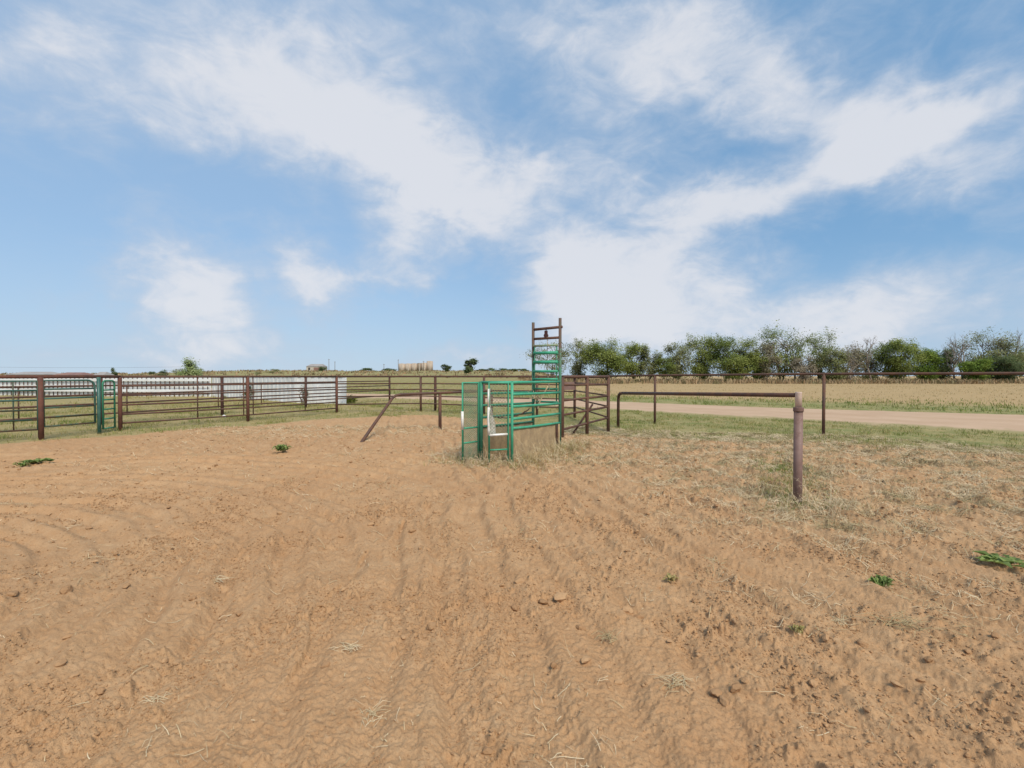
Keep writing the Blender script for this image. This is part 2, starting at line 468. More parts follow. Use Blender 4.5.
def ground_mat():
    m, q, p, out = newmat('ground_soil')
    g = q.n('ShaderNodeNewGeometry').outputs['Position']
    at = q.n('ShaderNodeAttribute', attribute_name='zone')
    sp = q.n('ShaderNodeSeparateColor'); q.l(at.outputs['Color'], sp.inputs[0])
    nb = q.noise(g, 0.55, 5, 0.6); nm = q.noise(g, 4.5, 6, 0.62); nf = q.noise(g, 38, 5, 0.65); ng = q.noise(g, 260, 3, 0.7)
    d = q.mix(q.smooth(nm, 0.3, 0.7), (0.44, 0.253, 0.126), (0.515, 0.32, 0.172))
    d = q.mix(q.smooth(nb, 0.35, 0.68, 0, 0.5), d, (0.43, 0.236, 0.115))
    d = q.mix(q.smooth(nf, 0.5, 0.75, 0, 0.55), d, (0.52, 0.345, 0.20))
    d = q.mix(q.smooth(q.noise(g, 75, 4, .7), 0.54, 0.68, 0, 0.8), d, (0.30, 0.165, 0.08))
    d = q.mix(q.smooth(ng, 0.55, 0.68, 0, 0.75), d, (0.27, 0.15, 0.075))
    # straw dust in the soil
    d = q.mix(q.math('MULTIPLY', sp.outputs[2], q.smooth(nf, 0.36, 0.62, 0.15, 0.85)), d, (0.44, 0.31, 0.18))
    dry = q.mix(q.smooth(q.noise(g, 0.8, 6, 0.65), 0.3, 0.7), (0.385, 0.265, 0.135), (0.44, 0.30, 0.155))
    dry = q.mix(q.smooth(nf, 0.3, 0.7, 0, 0.25), dry, (0.34, 0.265, 0.13))
    gr = q.mix(q.smooth(q.noise(g, 1.6, 7, 0.7), 0.34, 0.66), (0.16, 0.195, 0.062), (0.34, 0.275, 0.13))
    gr = q.mix(q.smooth(nf, 0.45, 0.7, 0, 0.5), gr, (0.13, 0.14, 0.05))
    gg = q.math('ADD', sp.outputs[1], q.math('MULTIPLY', q.math('SUBTRACT', q.noise(g, 0.35, 6, 0.65), 0.5), 0.9), clamp=True)
    past = q.mix(gg, dry, gr)
    dirtf = q.smooth(q.math('ADD', sp.outputs[0], q.math('MULTIPLY', q.math('SUBTRACT', nm, 0.5), 0.6)), 0.32, 0.68)
    c = q.mix(dirtf, past, d)
    q.l(c, p.inputs['Base Color'])
    p.inputs['Roughness'].default_value = 0.95; p.inputs['Specular IOR Level'].default_value = 0.1
    b1 = q.n('ShaderNodeBump', i_Strength=0.5, i_Distance=0.02); q.l(nf, b1.inputs['Height'])
    b2 = q.n('ShaderNodeBump', i_Strength=0.7, i_Distance=0.006); q.l(ng, b2.inputs['Height'])
    q.l(b1.outputs[0], b2.inputs['Normal']); q.l(b2.outputs[0], p.inputs['Normal'])
    return m


def road_mat():
    m, q, p, out = newmat('gravel_track')
    g = q.n('ShaderNodeNewGeometry').outputs['Position']
    n1 = q.noise(g, 0.5, 6, 0.6); n2 = q.noise(g, 9, 6, 0.7)
    at = q.n('ShaderNodeAttribute', attribute_name='edge')
    c = q.mix(q.smooth(n1, 0.3, 0.7), (0.53, 0.37, 0.25), (0.46, 0.31, 0.205))
    c = q.mix(q.smooth(n2, 0.45, 0.75, 0, 0.4), c, (0.42, 0.29, 0.19))
    tk = q.n('ShaderNodeAttribute', attribute_name='track')
    c = q.mix(q.math('MULTIPLY', tk.outputs['Fac'], q.smooth(q.noise(g, 0.9, 5, .6), .3, .65, .2, .8)), c, (0.43, 0.285, 0.18))
    e = q.math('ADD', at.outputs['Fac'], q.math('MULTIPLY', q.math('SUBTRACT', q.noise(g, 1.3, 6, 0.65), 0.5), 0.9))
    c = q.mix(q.smooth(e, 0.45, 0.15), c, (0.30, 0.25, 0.12))
    q.l(c, p.inputs['Base Color']); p.inputs['Roughness'].default_value = 0.95
    p.inputs['Specular IOR Level'].default_value = 0.1
    b1 = q.n('ShaderNodeBump', i_Strength=0.4, i_Distance=0.02); q.l(n2, b1.inputs['Height']); q.l(b1.outputs[0], p.inputs['Normal'])
    return m


# ------------------------------------------------------------------ GROUND: one sheet to the horizon
angs = np.concatenate((np.linspace(-180, -58, 60, endpoint=False), np.linspace(-58, 58, 1080, endpoint=False), np.linspace(58, 180, 60, endpoint=False)))
rs = [0.0, 0.4, 0.7]
while rs[-1] < 5200:
    r = rs[-1]
    if r < 1.5: d = 0.03
    elif r < 30: d = min(max(0.0065, r * r / 850.0), 0.012 * r ** 0.72 + 0.004)
    else: d = 0.14 * (r / 30) ** 1.7
    rs.append(r + d)
rs = np.array(rs[1:])
A, Rr = np.meshgrid(np.radians(angs), rs)
GX, GY = (np.sin(A) * Rr).ravel(), (np.cos(A) * Rr).ravel()
GZ = height(GX, GY)
na, nr = len(angs), len(rs)
ii, jj = np.meshgrid(np.arange(nr - 1), np.arange(na), indexing='ij')
j2 = (jj + 1) % na
quads = np.stack((ii * na + jj, ii * na + j2, (ii + 1) * na + j2, (ii + 1) * na + jj), -1)[..., ::-1].reshape(-1, 4)
V = np.stack((GX, GY, GZ), 1)
V = np.vstack((V, [[0, 0, float(GZ[:na].mean())]]))
tri = np.stack((np.full(na, len(V) - 1), (np.arange(na) + 1) % na, np.arange(na)), 1)
gm = np_mesh('ground', V, np.concatenate((quads.ravel(), tri.ravel())), np.concatenate((np.full(len(quads), 4), np.full(na, 3))), ground_mat(), True)
asd = np.full(GX.shape, -1.0); k = Rr.ravel() < 60; asd[k] = arena_sd(GX[k], GY[k])
rsd = np.full(GX.shape, -99.0); k2 = Rr.ravel() < 140; rsd[k2] = poly_sd(GX[k2], GY[k2], ROAD)
dirt = sst(asd, -0.6, 0.6)
beyond = (GY > np.interp(GX, [p[0] for p in ROAD_FAR], [p[1] for p in ROAD_FAR]))
azd = np.degrees(np.arctan2(GX, GY))
green = np.where(beyond, (1 - sst(-rsd, 3.0, 10.0)) * 0.95, 0.8)
hillg = 0.75 * (1 - sst(azd, -2, 10))                     # pasture on the left-hand rise is greener
green = np.maximum(green, np.where(beyond, hillg, 0))
green = np.where((GX < -3) & ~beyond, 0.55, green)
col = np.zeros((len(V), 4), np.float32); col[:, 3] = 1
col[:-1, 0] = dirt; col[:-1, 1] = green; col[:-1, 2] = np.where(k, litter(GX, GY) * 0.75, 0)
col[-1] = (1, 0, 0, 1)
ca = gm.color_attributes.new('zone', 'FLOAT_COLOR', 'POINT'); ca.data.foreach_set('color', col.ravel())
go = bpy.data.objects.new('ground', gm); COL.objects.link(go)
tag(go, 'tilled reddish sandy soil running into dry pasture', 'ground', kind='structure')

# ------------------------------------------------------------------ ROAD
def resample(P, n):
    P = np.array(P, float); t = np.concatenate(([0], np.cumsum(np.linalg.norm(np.diff(P, axis=0), axis=1))))
    return P, t
nr_, nc_ = 700, 26
tt = np.linspace(0, len(ROAD_FAR) - 1, nr_)
def crv(P):
    P = np.array(P, float); idx = np.arange(len(P))
    X = np.interp(tt, idx, P[:, 0]); Y = np.interp(tt, idx, P[:, 1])
    kk = np.ones(41) / 41
    pad = lambda q: np.concatenate((np.full(20, q[0]), q, np.full(20, q[-1])))
    return np.convolve(pad(X), kk, 'valid'), np.convolve(pad(Y), kk, 'valid')
fx, fy = crv(ROAD_FAR); nx, ny = crv(ROAD_NEAR)
ss = np.linspace(0, 1, nc_)
RX = nx[:, None] * (1 - ss) + fx[:, None] * ss; RY = ny[:, None] * (1 - ss) + fy[:, None] * ss
jit = 0.35 * fbm(RX / 1.1, RY / 1.1, 3)
edge_w = (np.abs(ss - 0.5) * 2) ** 8
RX = RX + jit * edge_w; RY = RY + jit * edge_w
rut = -0.025 * (np.exp(-((ss - 0.36) / 0.05) ** 2) + np.exp(-((ss - 0.62) / 0.05) ** 2))
RZ = height(RX.ravel(), RY.ravel()).reshape(RX.shape)
RZ = np.maximum(RZ, base_h(RX.ravel(), RY.ravel()).reshape(RX.shape) - 0.02) + 0.035 - 0.05 * edge_w + rut * 0.6
RV = np.stack((RX, RY, RZ), -1).reshape(-1, 3)
i_, j_ = np.meshgrid(np.arange(nr_ - 1), np.arange(nc_ - 1), indexing='ij')
rq = np.stack((i_ * nc_ + j_, (i_ + 1) * nc_ + j_, (i_ + 1) * nc_ + j_ + 1, i_ * nc_ + j_ + 1), -1).reshape(-1, 4)
rm = np_mesh('road', RV, rq.ravel(), np.full(len(rq), 4), road_mat(), True)
ea = rm.attributes.new('edge', 'FLOAT', 'POINT')
ea.data.foreach_set('value', np.tile(1 - (np.abs(ss - 0.5) * 2) ** 2, nr_).astype(np.float32))
ta = rm.attributes.new('track', 'FLOAT', 'POINT')
ta.data.foreach_set('value', np.tile(np.exp(-((ss - .5) / .06) ** 2) + .8 * np.exp(-((ss - .24) / .05) ** 2) + .6 * np.exp(-((ss - .78) / .05) ** 2), nr_).astype(np.float32))
ro = bpy.data.objects.new('road', rm); COL.objects.link(ro)
tag(ro, 'pale pinkish dirt road curving past the arena', 'road', kind='structure')

# ------------------------------------------------------------------ FENCES
def gz(x, y): return float(base_h(np.array([x], float), np.array([y], float))[0])


def pt(p, h): return Vector((p[0], p[1], h + gz(p[0], p[1])))


def fence(name, label, posts, rails, mat_post, mat_rail, post_r=0.055, rail_r=0.032, top_r=0.034, top=1.5, group=None, stays=(), stay_mat=None, cat='fence', post_list=None, top_over=0.0, tops=None):
    t = thing(name, label, cat, (posts[0][0], posts[0][1], 0), group)
    hh = dict(zip(posts, tops)) if tops else {}
    for k, p in enumerate(posts if post_list is None else post_list):
        MB().tube([pt(p, -0.25), pt(p, hh.get(p, top) - 0.01)], post_r, 10).build('post', mat_post, t)
    pth = [pt(p, hh.get(p, top)) for p in posts]
    if top_over:
        d = (pth[0] - pth[1]).normalized(); pth[0] = pth[0] + d * top_over
    MB().tube(pth, top_r, 10).build('top_rail', mat_rail, t)
    for h in rails:
        MB().tube([pt(p, h) for p in posts], rail_r, 8).build('rail', mat_rail, t)
    for (p, z0, z1) in stays:
        MB().tube([pt(p, z0), pt(p, z1)], 0.018, 6).build('stay', stay_mat or mat_rail, t)
    return t


def lerp2(a, c, t): return (a[0] + (c[0] - a[0]) * t, a[1] + (c[1] - a[1]) * t)


N0, N1, N2, N3 = (-11.4, 11.6), (-10.95, 13.4), (-8.95, 16.25), (-7.2, 19.7)
r6 = (1.236, 0.972, 0.708, 0.444, 0.2)
st = [(lerp2(N1, N2, .56), 0.2, 1.48), (lerp2(N2, N3, .05), 0.2, 1.48), (lerp2(N2, N3, .60), 0.2, 1.48), (lerp2(N1, N2, .96), 0.2, 1.48)]
fence('pipe_fence', 'long rusty six rail pipe fence running back along the left edge of the dirt', [N1, N2, N3], r6, M['rust_red'], M['rust'], 0.052, 0.024, 0.036, stays=st)
# bay carrying the green gate: posts + high top rail only
t = thing('gate_bay', 'tall red brown pipe post and overhead rail framing the left green gates', 'gate frame', (N0[0], N0[1], 0))
MB().tube([pt(N0, -0.25), pt(N0, 1.49)], 0.058, 12).build('post', M['rust_red'], t)
NL = (-13.9, 9.0)
MB().tube([pt(NL, 1.5), pt(N0, 1.5), pt(N1, 1.5)], 0.04, 10).build('top_rail', M['rust_red'], t)
MB().tube([pt(NL, -0.25), pt(NL, 1.49)], 0.058, 12).build('post', M['rust_red'], t)

GP = (-10.98, 12.75)          # teal gate post
o = MB().tube([pt(GP, -0.2), pt(GP, 1.49)], 0.043, 12).build('gate_post', M['teal'], None, origin=(GP[0], GP[1], 0))
tag(o, 'teal steel gate post between the wide gate and the narrow walk gate', 'gate post')


def bow_gate(label, a, c, z0, z1, nbars, rad, mat, mat2, stays, group=None, round_a=True, round_c=True, rbar=0.021, name='tube_gate'):
    t = thing(name, label, 'gate', (a[0], a[1], 0), group)
    A3, C3 = pt(a, 0), pt(c, 0); d = C3 - A3; L = d.length; d = d / L
    P = lambda s, z: A3 + d * s + Vector((0, 0, z))
    path = []
    if round_a:
        path += [P(0, z0)] + [P(rad * (1 - math.cos(th)), z1 - rad + rad * math.sin(th)) for th in np.linspace(0, math.pi / 2, 7)]
    else: path += [P(0, z0), P(0, z1)]
    if round_c:
        path += [P(L - rad * (1 - math.cos(th)), z1 - rad + rad * math.sin(th)) for th in np.linspace(math.pi / 2, 0, 7)] + [P(L, z0)]
    else: path += [P(L, z1), P(L, z0)]
    MB().tube(path, rbar * 1.15, 8).build('frame', mat, t)
    for k in range(nbars):
        z = z0 + 0.01 + (z1 - z0) * k / nbars
        MB().tube([P(0, z), P(L, z)], rbar, 8).build('bar', mat if k >= nbars - 2 else mat2, t)
    for s in stays:
        MB().tube([P(L * s, z0), P(L * s, z1)], 0.015, 6).build('stay', mat2, t)
    return t


off = np.array([0.06, -0.03])
bow_gate('wide green tube gate between the red brown post and the teal post', (N0[0] + .03, N0[1] + .04), (GP[0] - .03, GP[1] - .09), 0.28, 1.41, 5, 0.17, M['teal'], M['gate_worn'], (), round_a=False)
bow_gate('green tube gate at the far left behind thin upright stays', (NL[0] + .1, NL[1] + .1), (N0[0] - .03, N0[1] - .04), 0.22, 1.40, 5, 0.15, M['teal'], M['gate_worn'], (0.77, 0.88), round_c=False)
bow_gate('narrow arched green walk gate beside the teal post', (GP[0] + .06, GP[1] + .05), (N1[0] - .02, N1[1] - .16), 0.10, 1.39, 5, 0.1, M['green_dark'], M['green_dark'], (), name='walk_gate')

# outer alley fence behind
Q = [(-15.2, 8.4), (-12.76, 14.88), (-11.3, 18.7), (-9.8, 22.8), (-7.4, 29.0)]
stq = [(lerp2(Q[1], Q[2], .18), .3, 1.2), (lerp2(Q[1], Q[2], .96), .3, 1.2), (lerp2(Q[2], Q[3], .42), .3, 1.2), (lerp2(Q[0], Q[1], .72), .3, 1.2)]
fence('alley_fence', 'dark five rail alley fence set back behind the near left pipe fence', Q, (1.22, 0.94, 0.66, 0.34), M['rust_dark'], M['rust'], 0.058, 0.028, 0.036, stays=stq)

# back fence behind the chute
Bk = [(-7.16, 19.72), (-3.9, 20.5), (-1.1, 18.9), (0.95, 18.2), (2.3, 17.6)]
fence('back_fence', 'five rail pipe fence crossing behind the green chute', Bk, (1.2, 0.95, 0.67, 0.35), M['rust'], M['rust'], 0.05, 0.026, 0.04, post_list=Bk[1:-1])
o = MB().tube([pt((-3.34, 20.9), -.2), pt((-3.34, 20.9), 1.49)], 0.058, 10).build('pipe_post', M['rust_dark'], None, origin=(-3.34, 20.9, 0))
tag(o, 'lone dark pipe post standing just behind the back fence', 'post')

# alley pen beside the chute
P0, Pm, P1, P2 = (1.25, 11.9), (1.96, 12.52), (2.63, 13.1), (2.3, 17.6)
t = thing('pipe_pen_section', 'brown pipe pen section leading from the chute tower to its corner post', 'fence', (P0[0], P0[1], 0))
for p in (P0, Pm, P1): MB().tube([pt(p, -.25), pt(p, 1.49)], 0.045, 10).build('post', M['rust'], t)
for z0, z1, rr in ((1.5, 1.5, .04), (1.30, 1.29, .03), (.91, .98, .029), (.55, .68, .029), (.19, .38, .029)):
    MB().tube([pt(P0, z0), pt(P1, z1)], rr, 8).build('rail', M['rust'], t)
MB().box(pt(lerp2(P0, P1, .12), 1.27), (0.42, 0.03, 0.2), math.atan2(1.2, 1.38)).build('plank', M['mauve'], t, smooth=False)
MB().tube([(1.53, 12.42, -.05), (2.12, 12.60, 0.78)], 0.028, 8).build('brace', M['rust_dark'], t)
fence('pen_side_fence', 'brown pipe pen side running back from the corner post beside the chute', [(2.66, 13.18), P2], (1.27, .98, .68, .38), M['rust'], M['rust'], 0.05, 0.024, 0.04, post_list=[P2], top_over=0.0)

# single rail fence to the right
Rf = [(2.34, 17.55), (4.56, 15.3), (7.93, 12.2), (11.5, 8.95), (15.1, 5.7)]
fence('single_rail_fence', 'single top rail pipe fence on thin posts along the road side', Rf, (), M['rust'], M['rust'], 0.038, 0.03, 0.033, post_list=Rf[1:], tops=(1.5, 1.54, 1.572, 1.575, 1.575))

# roping box rails
t = thing('bent_pipe_rail', 'rusty bent pipe rail whose slanted end runs down into the dirt', 'pipe rail', (-3.5, 11.2, 0))
MB().tube([(-3.52, 10.95, -.11), (-3.31, 13.3, 0.915), (-3.26, 13.48, 0.97), (-3.14, 13.56, 1.0), (-2.09, 13.9, 1.03), (-0.6, 14.4, 1.08)], 0.038, 10).build('rail', M['rust'], t)
MB().tube([(-2.09, 13.92, -.25), (-2.09, 13.92, 1.0)], 0.047, 10).build('post', M['rust'], t)
MB().tube([(-0.62, 14.42, -.25), (-0.62, 14.42, 1.05)], 0.047, 10).build('post', M['rust'], t)

t = thing('roping_box_rail', 'long pipe rail on a thick mauve brown post in the right foreground', 'pipe rail', (3.435, 5.75, 0))
MB().tube([(3.435, 5.75, -.35), (3.435, 5.75, 1.11)], 0.049, 20).build('post', M['mauve'], t)
MB().tube([(3.435, 5.75, 1.095), (3.435, 5.75, 1.105), (3.435, 5.75, 1.135), (3.435, 5.75, 1.145)], 0.057, 20).build('collar', M['mauve'], t)
MB().tube([(3.435, 5.75, 1.13), (3.435, 5.75, 1.318), (3.435, 5.75, 1.328)], 0.036, 16).build('elbow', M['mauve_pale'], t)
far = [(3.43, 5.76, 1.29), (3.12, 13.55, 1.035), (3.107, 13.8, 1.015), (3.10, 13.93, 0.95), (3.10, 13.98, 0.84), (3.10, 14.0, -.2)]
MB().tube(far[:2], 0.027, 12, r1=0.042).build('rail', M['rust'], t)
MB().tube(far[1:], 0.043, 12).build('end_leg', M['rust'], t)

# ------------------------------------------------------------------ CHUTE
def C2(x, y, z):
    p = CH_A + CH_U * x + CH_N * y
    return Vector((p[0], p[1], z))


chute = thing('roping_chute', 'green steel roping chute with tall drop gate tower and meshed front doors', 'chute', (CH_C[0], CH_C[1], 0))
chute_rot = math.atan2(CH_U[1], CH_U[0])
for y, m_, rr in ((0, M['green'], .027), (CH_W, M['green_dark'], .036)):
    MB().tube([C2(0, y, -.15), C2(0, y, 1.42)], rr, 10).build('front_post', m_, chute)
for y in (0, CH_W):
    zt = 2.76 if y == 0 else 2.70
    MB().tube([C2(CH_L, y, -.2), C2(CH_L, y, zt)], .033, 10).build('tower_post', M['green_tower'], chute)
hts0 = (1.405, 1.20, .985, .765, .60); hts1 = (1.395, 1.165, .93, .715, .515)
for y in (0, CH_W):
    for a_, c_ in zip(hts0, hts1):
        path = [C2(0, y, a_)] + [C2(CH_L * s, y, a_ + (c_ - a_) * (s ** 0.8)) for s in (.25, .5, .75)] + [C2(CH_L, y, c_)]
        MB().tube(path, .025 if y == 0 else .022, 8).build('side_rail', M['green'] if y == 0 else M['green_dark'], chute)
    mid = MB().tube([C2(CH_L * .55, y, 0.0), C2(CH_L * .55, y, 1.39)], .015, 6)
    if y > 0: mid.build('stay', M['green_dark'], chute)
    sh = MB()
    nseg = 24
    for k in range(nseg + 1):
        s = k / nseg; wob = 0.012 * math.sin(k * 1.7) + 0.008 * math.sin(k * 0.6 + 1)
        zt = .585 + (.50 - .585) * s
        for dy in (0.0, 0.006):
            sh.v += [C2(CH_L * (.012 + .976 * s), y + wob + dy, -.08), C2(CH_L * (.012 + .976 * s), y + wob * .3 + dy, zt)]
    for k in range(nseg):
        q0 = 4 * k; q1 = q0 + 4
        sh.f += [(q0, q1, q1 + 1, q0 + 1), (q0 + 2, q0 + 3, q1 + 3, q1 + 2), (q0 + 1, q1 + 1, q1 + 3, q0 + 3), (q0, q0 + 2, q1 + 2, q1)]
    sh.f += [(0, 1, 3, 2), (4 * nseg, 4 * nseg + 2, 4 * nseg + 3, 4 * nseg + 1)]
    sh.build('side_sheet', M['tan_sheet'], chute, smooth=False)
MB().tube([C2(CH_L * .9, -.03, -.05), C2(CH_L * .885, -.03, .5)], .02, 6).build('sheet_strut', M['rust_dark'], chute)
MB().tube([C2(CH_L * .95, -.02, -.05), C2(CH_L * .95, -.02, .5)], .022, 6).build('sheet_strut', M['tan_sheet'], chute)
# front header bar
MB().tube([C2(0, 0, 1.405), C2(0, CH_W, 1.405)], .025, 8).build('header', M['green'], chute)
# tower cross bars
MB().tube([C2(CH_L, -.05, 2.57), C2(CH_L, CH_W + .01, 2.54)], .030, 8).build('tower_crossbar', M['rust'], chute)
MB().tube([C2(CH_L, 0, 2.345), C2(CH_L, CH_W, 2.335)], .028, 8).build('tower_crossbar', M['rust'], chute)
# sliding gate
sg = MB().tube([C2(CH_L - .05, .06, .95), C2(CH_L - .05, .06, 2.2)], .015, 6).tube([C2(CH_L - .05, CH_W - .06, .95), C2(CH_L - .05, CH_W - .06, 2.2)], .015, 6).build('slide_gate', M['green_worn'], chute)
for z, m_, rr in ((2.18, 'mesh_green', .024), (2.02, 'green', .034), (1.82, 'green', .036), (1.62, 'green', .028), (1.45, 'green', .026), (1.24, 'green_dark', .024), (0.96, 'green_dark', .022)):
    MB().tube([C2(CH_L - .05, .03, z), C2(CH_L - .05, CH_W - .03, z)], rr, 8).build('gate_bar', M[m_], sg)
# pulley + rope
pu = MB()
pu.tube([C2(CH_L, .33, 2.55), C2(CH_L, .33, 2.46)], .012, 6)
pu.tube([C2(CH_L - .03, .33, 2.40), C2(CH_L + .03, .33, 2.40)], .045, 14)
pu.box(C2(CH_L, .33, 2.42), (.02, .07, .17), chute_rot)
pu.build('pulley', M['pulley'], chute, smooth=False)
MB().tube([C2(CH_L - .005, .30, 2.38), C2(CH_L - .02, .29, 1.9), C2(CH_L - .02, .27, 1.45), C2(CH_L - .1, .2, 1.22)], .008, 6).build('rope', M['rope'], chute)
# chain loop hanging inside
cpts = []
for k in range(15):
    q = k / 14; cpts.append(C2(CH_L * (.12 + .75 * q), CH_W * .93, .78 - .10 * 4 * q * (1 - q) + 0.03 * q + .008 * (-1) ** k))
MB().tube(cpts, .013, 6).build('chain', M['rust_dark'], chute)


def front_door(h, e, z0, z1, bars, mesh_z0, fr, mesh_mat):
    """mesh covered door leaf from hinge h to free edge e"""
    H, E = Vector((*h, 0)), Vector((*e, 0)); d = E - H; L = d.length; d = d / L
    nrm = Vector((-d.y, d.x, 0))
    P = lambda s, z: H + d * s + Vector((0, 0, z))
    door = MB().tube([P(.04, z0), P(.04, z1), P(L, z1), P(L, z0)], .019, 8).build('door', fr, chute)
    for z in bars: MB().tube([P(.04, z), P(L, z)], .015, 8).build('bar', fr, door)
    return door, P, L, nrm


def wire_mesh(P, L, nrm, z0, z1, pitch, r, parent, mat):
    m = MB(); w0, w1 = .05, L - .01; H_ = z1 - z0; W_ = w1 - w0
    for sgn in (1, -1):
        c = -H_
        while c < W_ + 0.001:
            # line s = c + t (t: 0..H) mirrored for sgn -1
            t0, t1 = max(0, -c), min(H_, W_ - c)
            if t1 - t0 > .01:
                s0, s1 = c + t0, c + t1
                if sgn < 0: s0, s1 = W_ - s0, W_ - s1
                o_ = nrm * (.004 * sgn)
                m.tube([P(w0 + s0, z0 + t0) + o_, P(w0 + s1, z0 + t1) + o_], r, 3, cap=False)
            c += pitch
    return m.build('wire_mesh', mat, parent)


cL = CH_A + CH_N * CH_W
dl, P, L, nrm = front_door(cL + np.array([-.02, -.02]), (-.865, 8.40), .04, 1.40, (.60, .34), .34, M['green'], None)
wire_mesh(P, L, nrm, .05, 1.39, .040, .0060, dl, M['mesh_green'])
MB().tube([P(L + .004, .58), P(L + .006, .9)], .023, 8).build('bare_patch', M['white_worn'], dl)
dr, P, L, nrm = front_door(CH_A + np.array([-.03, -.02]), (-.395, 8.27), .03, 1.40, (.50, .24), .5, M['green'], None)
MB().tube([P(.05, .505), P(L, .495)], .021, 8).build('bare_bar', M['white_worn'], dr)
wire_mesh(P, L, nrm, .52, 1.39, .06, .0032, dr, M['mesh_green'])
# torn plastic strip hanging on the right leaf
ps = MB(); rnd = random.Random(3)
nz = 22
rows = []
for k in range(nz + 1):
    f = k / nz; z = 1.31 - .80 * f
    w = .045 + .22 * max(0, f - .35) ** 1.1 * (1 - .35 * max(0, f - .8) / .2)
    row = []
    for j in range(7):
        s = L + .012 - w * j / 6
        row.append(P(s, z + .012 * math.sin(j * 2 + k)) + nrm * (-.028 - .012 * math.sin(k * 1.1 + j * 1.9)))
    rows.append(row)
for side in (0, 1):
    for row in rows: ps.v += [p - nrm * .004 * side for p in row]
n7 = (nz + 1) * 7
for k in range(nz):
    for j in range(6):
        a0 = k * 7 + j
        ps.f += [(a0, a0 + 1, a0 + 8, a0 + 7), (n7 + a0, n7 + a0 + 7, n7 + a0 + 8, n7 + a0 + 1)]
    for j in (0, 6):
        a0 = k * 7 + j; ps.f.append((a0, a0 + 7, n7 + a0 + 7, n7 + a0))
mp_, q_, p_, out_ = newmat('cloudy_plastic')
tr = q_.n('ShaderNodeBsdfTransparent'); mxs = q_.n('ShaderNodeMixShader')
g_ = q_.n('ShaderNodeNewGeometry').outputs['Position']
q_.l(q_.smooth(q_.noise(g_, 9, 5), .35, .6, .30, .75), mxs.inputs[0]); q_.l(tr.outputs[0], mxs.inputs[1]); q_.l(p_.outputs[0], mxs.inputs[2]); q_.l(mxs.outputs[0], out_.inputs[0])
p_.inputs['Base Color'].default_value = (.74, .70, .64, 1); p_.inputs['Roughness'].default_value = .5
pc = P(L, .5)
o = ps.build('plastic_sheet', mp_, None, origin=(pc.x, pc.y, .5)); tag(o, 'torn cloudy plastic sheet hanging on the right chute door', 'plastic sheet')
strip = MB().tube([P(L + .006, .98) + nrm * .0, P(L + .012, .80), P(L + .006, .62), P(L + .004, .5)], .022, 8)
strip.tube([P(L + .006, 1.30), P(L + .008, .97)], .020, 8)
strip.build('bare_patch', M['white_worn'], dr)

# ------------------------------------------------------------------ WHITE FENCE (left background)
WF = [(-9.0, 26.0), (-12.5, 27.6), (-22.0, 35.2)]
wf = thing('white_fence', 'long solid white sheet fence behind the left pipe fences', 'fence', (WF[0][0], WF[0][1], 0))
pan = MB()
for a_, c_ in zip(WF[:-1], WF[1:]):
    L_ = math.hypot(c_[0] - a_[0], c_[1] - a_[1]); n_ = int(L_ / .25)
    th = math.atan2(c_[1] - a_[1], c_[0] - a_[0])
    for k in range(n_):
        p = lerp2(a_, c_, (k + .5) / n_)
        pan.box((p[0] + .02 * (k % 2) * math.sin(th), p[1] - .02 * (k % 2) * math.cos(th), .72), (L_ / n_ - .004, .03, 1.5), th)
pan.build('sheet_panel', M['white'], wf, smooth=False)
MB().tube([(*WF[0], 1.47), (*WF[1], 1.48), (*WF[2], 1.5)], .04, 6).build('cap_rail', M['white'], wf)
for a_, c_ in zip(WF[:-1], WF[1:]):
    L_ = math.hypot(c_[0] - a_[0], c_[1] - a_[1]); n_ = max(2, int(L_ / 2.4))
    for k in range(n_):
        p = lerp2(a_, c_, k / n_); MB().tube([(p[0] - .05, p[1] + .1, -.2), (p[0] - .05, p[1] + .1, 1.52)], .05, 6).build('post', M['white'], wf)
WG = [(-22.2, 35.4), (-42.0, 38.6)]
wb = thing('board_fence', 'white board windbreak with a row of dark steel uprights at far left', 'fence', (WG[0][0], WG[0][1], 0))
th = math.atan2(WG[1][1] - WG[0][1], WG[1][0] - WG[0][0]); L_ = math.hypot(WG[1][0] - WG[0][0], WG[1][1] - WG[0][1])
nv = Vector((-math.sin(th), math.cos(th), 0));
if nv.y > 0: nv = -nv
def wp(s): return Vector((WG[0][0] + math.cos(th) * s, WG[0][1] + math.sin(th) * s, 0))
MB().box(wp(L_ / 2) + Vector((0, 0, .75)), (L_, .04, 1.56), th).build('backing', M['white'], wb, smooth=False)
for z, hgt in ((1.22, .16), (.42, .20), (.78, .05)):
    MB().box(wp(L_ / 2) + nv * .16 + Vector((0, 0, z)), (L_, .03, hgt), th).build('board', M['white'], wb, smooth=False)
n_ = 50
for k in range(n_):
    p = wp(L_ * (k + .5) / n_) + nv * .09
    MB().tube([p + Vector((0, 0, -.15)), p + Vector((0, 0, 1.48))], .028, 6).build('upright', M['rust'], wb)

# ------------------------------------------------------------------ FAR THINGS
def xz(px, Z): return (px - 512) / F * Z


def zat(py, Z): return EYE + (HOR - py) / F * Z


